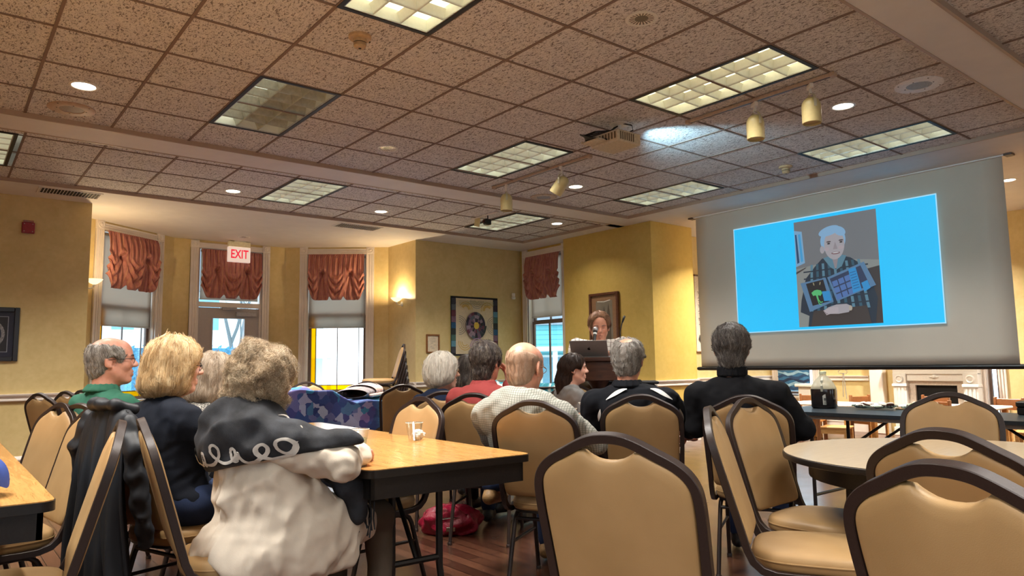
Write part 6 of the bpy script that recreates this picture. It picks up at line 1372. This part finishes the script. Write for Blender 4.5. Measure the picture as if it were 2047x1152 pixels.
# green polo man, near left
person('man in a green polo shirt and dark glasses, balding grey hair, watching in profile', (.86,4.57), 25, (.785,4.585), 1.305, -36, -2, w=1.1, hs=1.10, hair='balding', hm='grey', top=cloth('green_pique', S(54,106,86)), bottom=BLK, skin=SK_pink, sleeve='short', collar='self', glasses='dark', R_=dict(e=(.10,-.24,.72), w=(.33,-.14,.72)), strand_n=1500, vox=.0055)
# blonde woman in black
person('blonde woman with a straight bob in a black long-sleeved top', (.87,3.42), 20, (.842,3.45), 1.250, -26, 2, w=1.08, sw=.175, fem=True, hs=.98, hair='bob', hm='blonde', top=cloth('black_knit', S(22,26,36)), bottom=JEANS, skin=SK_fair, glasses='dark', R_=dict(e=(.10,-.23,.72), w=(.33,-.16,.76)), L_=dict(e=(.10,.23,.72), w=(.34,.12,.77)), strand_n=2600, fold=.005, vox=.0055)
# tweed jacket
tw = NT('grey_tweed'); v_ = tw.coord(); tw.base(tw.ramp(tw.noise(v_, 150, 3, .7), (.36, S(44,42,42)), (.5, S(104,100,94)), (.64, S(196,190,178)))); tw.bump(tw.noise(v_, 200, 2), .5, .004); TWEED = tw.done(.95)
person('woman with straight ash-grey hair in a speckled grey tweed jacket', (1.06,3.97), 8, (1.165,3.955), 1.188, -38, 6, w=1.12, sw=.17, fem=True, hs=1.0, hair='bob', hm='ash', top=TWEED, bottom=BLK, skin=SK_fair, R_=dict(e=(.10,-.24,.80), w=(.30,-.06,.79)), L_=dict(e=(.12,.24,.79), w=(.32,.02,.79)), strand_n=1500, top_name='tweed_jacket', fold=.006, neck='v')
# white coat and black shawl
coat = cloth('cream_cotton', S(208,195,178), .05, .75)
tW, iW = person('curly-haired woman in a long cream shirt and black patterned shawl at the wood table corner', (1.03,2.745), 20, (.992,2.755), 1.188, -8, 4, w=.90, sw=.150, fem=True, shf=.76, hs=.97, hair='curly', hm='curly', top=coat, bottom=(cloth('taupe_skirt', S(92,82,72)), 'trousers'), skin=SK_fair, sleeve='loose', R_=dict(e=(.03,-.30,.775), w=(.245,-.20,.785), n=(0,.3,-1), curl=.5), L_=dict(e=(.03,.20,.74), w=(.26,.06,.772)), strand_n=3400, top_name='long_shirt', fold=.0075, vox=.0055, hump=.2)
Q = Sd(V3(-.42,-.45,.20), V3(.60,.42,1.02), .0065); P0 = iW['P0']; sp = iW['sp']
Q.el(P0+V3(-.01,-.01,.02), (.17,.205,.19), None, .06); Q.el(sp(.40,-.01,-.01), (.130,.172,.20), None, .08); Q.el(P0+V3(-.03,-.0,-.10), (.21,.245,.16), None, .08)
for s_ in (-1,1): Q.rc(P0+V3(.05,.10*s_-.02,-.0), V3(.29,.13*s_+.0,.49), .115, .085, .06)
Q.rc(P0+V3(.03,-.13,-.06), V3(.18,-.16,.42), .10, .070, .06); Q.rc(V3(-.14,.12,.42), V3(-.13,.20,.37), .10, .075, .06)
Q.folds(.010, 16, 44, n=5, stretch=(1,1,.7)); Q.folds(.009, 15, 45, n=4, stretch=(1,1,.8), ridge=True); Q.folds(.004, 38, 47, n=5, stretch=(1,1,.7), ridge=True); Q.folds(.0018, 90, 46, n=7); Q.plane(V3(0,0,.315), (.10,-.12,-1), .02); Q.plane(sp(.72), (0,0,1), .05)
obj('long_shirt_skirt', Q.mesh('skirt', coat), None, tW)
# shawl
Q = Sd(iW['hc']-.50, iW['hc']+.42, .006); iW['torso'](Q, .030)
for s_ in (-1,1): A = iW['arms'][s_]; Q.rc(A[0], A[0]+(A[1]-A[0])*(.72 if s_ < 0 else .5), .078 if s_ < 0 else .062, .072 if s_ < 0 else .058, .06)
Q.rc(iW['arms'][-1][0]+V3(-.02,0,0), iW['arms'][-1][1]+V3(.05,-.0,.06), .078, .060, .05)
Q.folds(.006, 26, 9, n=7); Q.folds(.006, 24, 10, n=5, stretch=(1,1,.6), ridge=True); Q.folds(.003, 60, 12, n=6); N_ = iW['N']; Q.rc(N_+V3(.02,0,.0), N_+V3(.03,0,.2), .066, .10, .01, True); Q.plane(N_+V3(-.02,0,-.165), (.0,-.20,-1), .012)
sm = NT('black_shawl'); c = sm.n('TexCoord'); s3 = sm.n('SeparateXYZ'); sm.l(c.outputs['Object'], s3.inputs[0]); z_ = sm.math('ADD', s3.outputs['Z'], sm.math('MULTIPLY', s3.outputs['Y'], .20))
sm.base(sm.ramp(sm.noise(sm.coord(), 14, 4), (.35, S(22,22,26)), (.7, S(50,52,58)))); sm.bump(sm.noise(sm.coord(), 300, 2), .25, .003); SHAWL = sm.done(.85)
sh_o = obj('shawl', Q.mesh('shawl', SHAWL), None, tW)
def on_shawl(y, z):
    X = np.arange(-.40, .12, .002); d = Q.sample(np.stack([X, np.full_like(X, y), np.full_like(X, z)], 1)); k = int(np.argmax(d < .006)); return float(X[k]) if d[k] < .006 else None
def ribbon(path, w_):
    mb = MB(); P = [Vector(p) for p in path]; row = []
    for i_, p in enumerate(P):
        tg = (P[min(i_+1, len(P)-1)]-P[max(i_-1, 0)]).normalized(); n_ = Vector((-tg.y, tg.x))*w_/2; pr_ = [(p+n_), p, (p-n_)]; xs_ = [on_shawl(a_.x, a_.y) for a_ in pr_]
        if None in xs_: continue
        row.append([(x_, a_.x, a_.y) for x_, a_ in zip(xs_, pr_)])
    mb.rings(row, False, False) if False else mb.add([v for r_ in row for v in r_], [(3*i_+a_, 3*i_+a_+1, 3*i_+4+a_, 3*i_+3+a_) for i_ in range(len(row)-1) for a_ in (0,1)]); return mb
zb = float(N_[2])-.118; pw = []
for q_ in np.linspace(0, 1, 320):
    y = .20-.46*q_; m_ = .55+.45*math.sin(2*PI*2.6*q_+.6); pw.append((y+.036*m_*math.sin(2*PI*9*q_)+.016*math.sin(2*PI*3.3*q_), zb-.20*y*.55+.034*math.cos(2*PI*9*q_)*(.4+.6*m_)+.010*math.sin(2*PI*2.3*q_+1)))
obj('white_pattern', ribbon(pw, .0105), mat('shawl_white', S(196,190,182), .8), sh_o, True)
a = MB(); random.seed(8); N2 = N_
for k in range(46):   # knotted fringe on the hanging end, under the right arm
    q_ = random.uniform(0,1); x, y = .16+.09*q_, -.17-.10*q_+random.uniform(-.02,.02); a.tube([(x,y,.60+.03*math.sin(k)),(x+.01*math.sin(k*2.1),y+.012*math.cos(k*1.7),.54),(x+.016*math.sin(k),y,.49+.02*math.sin(k*3))], .003, 5)
obj('fringe', a, SHAWL, sh_o)
Q = Sd(V3(0,-.42,.50), V3(.40,.05,1.0), .007); Q.chain([V3(.09,-.14,.80), V3(.15,-.18,.74), V3(.19,-.21,.66), V3(.20,-.22,.57)], [.04,.05,.055,.05], .03); Q.folds(.007, 40, 3, stretch=(1,1,.3)); obj('shawl_end', Q.mesh('shawl_end', SHAWL), None, sh_o)
a = MB()
for (cx_, cz_) in ((.02,0),(.055,-.02)): a.tube([tuple(iW['sh'][-1]+V3(.01+.0*q_, .045-cx_*2+.035*math.cos(q_), .094+cz_*1.6+.014*math.sin(q_))) for q_ in np.linspace(0,2*PI,18)[:-1]], .0035, 6, closed=True)
obj('shawl_loops', a, mat('loop_grey', S(170,160,150), .7), sh_o)
# white-haired woman in navy
person('white-haired woman in a navy top, glasses, seen in profile', (2.90,4.46), 12, (2.935,4.49), 1.200, -34, 0, w=1.02, sw=.165, fem=True, hs=1.04, hair='pixie', hm='white', top=cloth('navy_knit', S(22,34,58)), bottom=BLK, skin=SK_fair, glasses='gold', strand_n=1500, vox=.007)
person('woman with long dark greying hair in a dark top behind the red-shirted man', (3.40,4.84), 45, (3.42,4.86), 1.195, 0, 0, w=.95, sw=.165, fem=True, hair='long', hm='mixed', top=cloth('black_top', S(20,22,28)), bottom=BLK, skin=SK_fair, strand_n=1300, vox=.007)
person('dark-haired man in a red shirt with his hand raised to his chin', (2.86,3.88), 35, (2.945,3.965), 1.272, -16, 0, w=1.12, hs=1.08, hair='short', hm='mixed', top=cloth('brick_red', S(146,62,60)), bottom=JEANS, skin=SK_red, collar='self', R_=dict(e=(.17,-.20,.84), w=(.215,-.105,.985), d=(.1,.15,1), n=(-.5,.8,0), curl=.35, thumb=1), strand_n=1700, vox=.0065)
CHK = check_mat('checked_shirt', S(164,161,152), S(92,100,88), S(100,104,94), 560, 560)
person('bald man in a small-checked shirt hunched at the centre of the room', (2.51,2.89), 32, (2.455,2.965), 1.238, -12, 6, w=1.30, sw=.215, hs=1.15, hair='bald', hm='stubble', top=CHK, bottom=JEANS, skin=SK_red, collar='self', glasses='gold', R_=dict(e=(.07,-.26,.70), w=(.30,-.14,.74)), L_=dict(e=(.06,.29,.70), w=(.30,.16,.72)), belly=1.15, hump=1.2, strand_n=900, vox=.006, fold=.006,
       knees={1: (V3(.44,.13,.505), V3(.46,.13,.10)), -1: (V3(.44,-.06,.56), V3(.17,.36,.44))}, shoe=mat('brown_sneaker', S(136,104,64), .6, var=.25, scale=60, bump=.3, bscale=120))
person('young woman with long straight brown hair in a grey cardigan, in profile', (4.20,4.42), -20, (4.17,4.395), 1.197, -22, 0, w=.90, sw=.16, fem=True, hs=.98, hair='long', hm='brown', top=cloth('grey_cardigan', S(128,126,124)), bottom=JEANS, skin=SK_fair, strand_n=1600, vox=.006)
polo = cloth('black_polo', S(16,18,24))
tP, iP = person('grey-haired man in a black polo shirt with white shoulder stripes', (3.26,2.87), 36, (3.205,2.915), 1.265, -8, 0, w=1.28, sw=.215, hs=1.04, hair='crew', hm='grey', top=polo, bottom=JEANS, skin=SK_red, sleeve='short', collar='self', R_=dict(e=(.03,-.27,.74), w=(.09,-.235,.70), d=(1,.1,-.2), n=(0,1,0), curl=1.1), strand_n=2000, vox=.006)
# white curved piping across the shoulder blades
PS = Sd(iP['lo'], iP['hi'], .006); iP['torso'](PS, .006); iP['sleeves'](PS, .011, .4); MW = mat('white_stripe', S(214,212,208), .6)
def on_back(y, z, lift=.0105):
    """point of the shirt's back at this width and height"""
    X = np.arange(-.42, .1, .002); d = PS.sample(np.stack([X, np.full_like(X, y), np.full_like(X, z)], 1)); k = np.argmax(d < lift); return (float(X[k]) if d[k] < lift else None)
for s_ in (-1,1):
    for y0, y1, z0, z1, ww in ((.065,.185,.975,.915,.011), (.222,.238,.86,.79,.008)):
        vs = []
        for q_ in np.linspace(0, 1, 18):
            y = s_*(y0+(y1-y0)*q_); zc = z0+(z1-z0)*(q_**1.5 if y0 < .1 else q_); hw = ww*math.sin(PI*min(.97,max(.04,q_)))+.0015
            for dz in (hw, 0, -hw):
                dy = 0 if y0 < .1 else s_*dz; dzz = dz if y0 < .1 else 0; x = on_back(y+dy, zc+dzz); vs.append((x if x is not None else -.1, y+dy, zc+dzz))
        mb = MB(); mb.add(vs, [(3*i_+a_, 3*i_+a_+1, 3*i_+4+a_, 3*i_+3+a_) for i_ in range(17) for a_ in (0,1)]); obj('white_piping', mb, MW, tP, True)
person('grey-haired man in a black zip jacket seated before the projection screen', (3.52,2.32), 30, (3.46,2.378), 1.318, 0, 0, w=1.22, sw=.21, hs=1.06, hair='short', hm='darkgrey', top=cloth('black_fleece', S(14,14,18)), bottom=JEANS, skin=SK_pink, collar='self', tall=True, L_=dict(e=(-.04,.285,.76), w=(.12,.34,.72), n=(0,-1,0), curl=1.0), R_=dict(e=(-.02,-.27,.76), w=(.18,-.20,.70)), strand_n=2200, vox=.006, top_name='jacket')
PL = check_mat('windowpane_shirt', S(232,226,218), S(104,84,74), S(110,90,80), 150, 150, .96, .97)
person('speaker standing at the lectern in a white windowpane-checked shirt', (4.99,4.91), 226, (4.955,4.86), 1.605, 2, 12, w=1.15, hs=1.13, shf=.97, lid=.005, sw=.225, hair='short', hm='speaker', top=PL, bottom=KHK, skin=SK_red, collar='v', stand=True, R_=dict(e=(.13,-.25,1.06), w=(.29,-.12,1.185)), L_=dict(e=(.13,.25,1.06), w=(.29,.10,1.185)), strand_n=1200, vox=.0055)
# ================================================================== jacket hung on the chair back
t = thing('jacket', 'black jacket hung over a chair back beside the blonde woman', 'jacket', (.60,3.36,0), R(18)); M_jk = mat('black_nylon', S(20,22,28), .55, var=.15, scale=15)
JP = [(.13,.50),(.10,.66),(.06,.80),(.03,.92),(.008,.975),(-.022,.985),(-.05,.955),(-.066,.86),(-.072,.70),(-.066,.52),(-.055,.36),(-.045,.22)]
JP = catmull(JP, 4)
def jf(u, v):
    f_ = v*(len(JP)-1); k = min(len(JP)-2, int(f_)); q = f_-k; x = JP[k][0]*(1-q)+JP[k+1][0]*q; z = JP[k][1]*(1-q)+JP[k+1][1]*q; w_ = 2*u-1; dn = max(0, (.97-z)/.7); s_ = 1 if v > .42 else -1
    amp = .004+.030*dn; x -= s_*(amp*math.sin(11*w_+2.2*v+.6*math.sin(9*v))+.4*amp*math.sin(25*w_-5*v)+.02*dn*(1-w_*w_)); z -= .035*w_*w_*(1-dn)+.02*abs(w_)**3; z += .018*math.sin(7*w_+1)*dn+.006*math.sin(31*v+6*w_)*min(1, dn*3)
    return (x, w_*(.165+.03*dn)+.012*math.sin(13*v+3*w_)*dn, z)
a = MB(); a.grid(jf, 60, 90); o = obj('jacket_body', a, M_jk, t, True); so = o.modifiers.new('thick', 'SOLIDIFY'); so.thickness = .012
for s_ in (-1,1):
    Q = Sd(V3(-.16,-.36,.25), V3(.20,.36,1.02), .006); Q.chain([V3(-.03,.165*s_,.925), V3(-.035,.205*s_,.80), V3(-.01,.215*s_,.62), V3(.03,.205*s_,.45)], [.026,.037,.036,.030], .02); Q.folds(.006, 55, 31+s_, n=8, stretch=(.6,.6,1.6)); Q.folds(.002, 120, 33+s_, n=6); obj('sleeve', Q.mesh('sleeve', M_jk), None, t)
Q = Sd(V3(-.16,-.20,.86), V3(.16,.20,1.08), .005); Q.chain([V3(.02,-.10,.965), V3(-.045,-.075,.985), V3(-.06,0,.985), V3(-.045,.075,.985), V3(.02,.10,.965)], [.018,.022,.024,.022,.018], .02); Q.folds(.004, 60, 5, n=7); obj('hood_roll', Q.mesh('hood', M_jk), None, t)
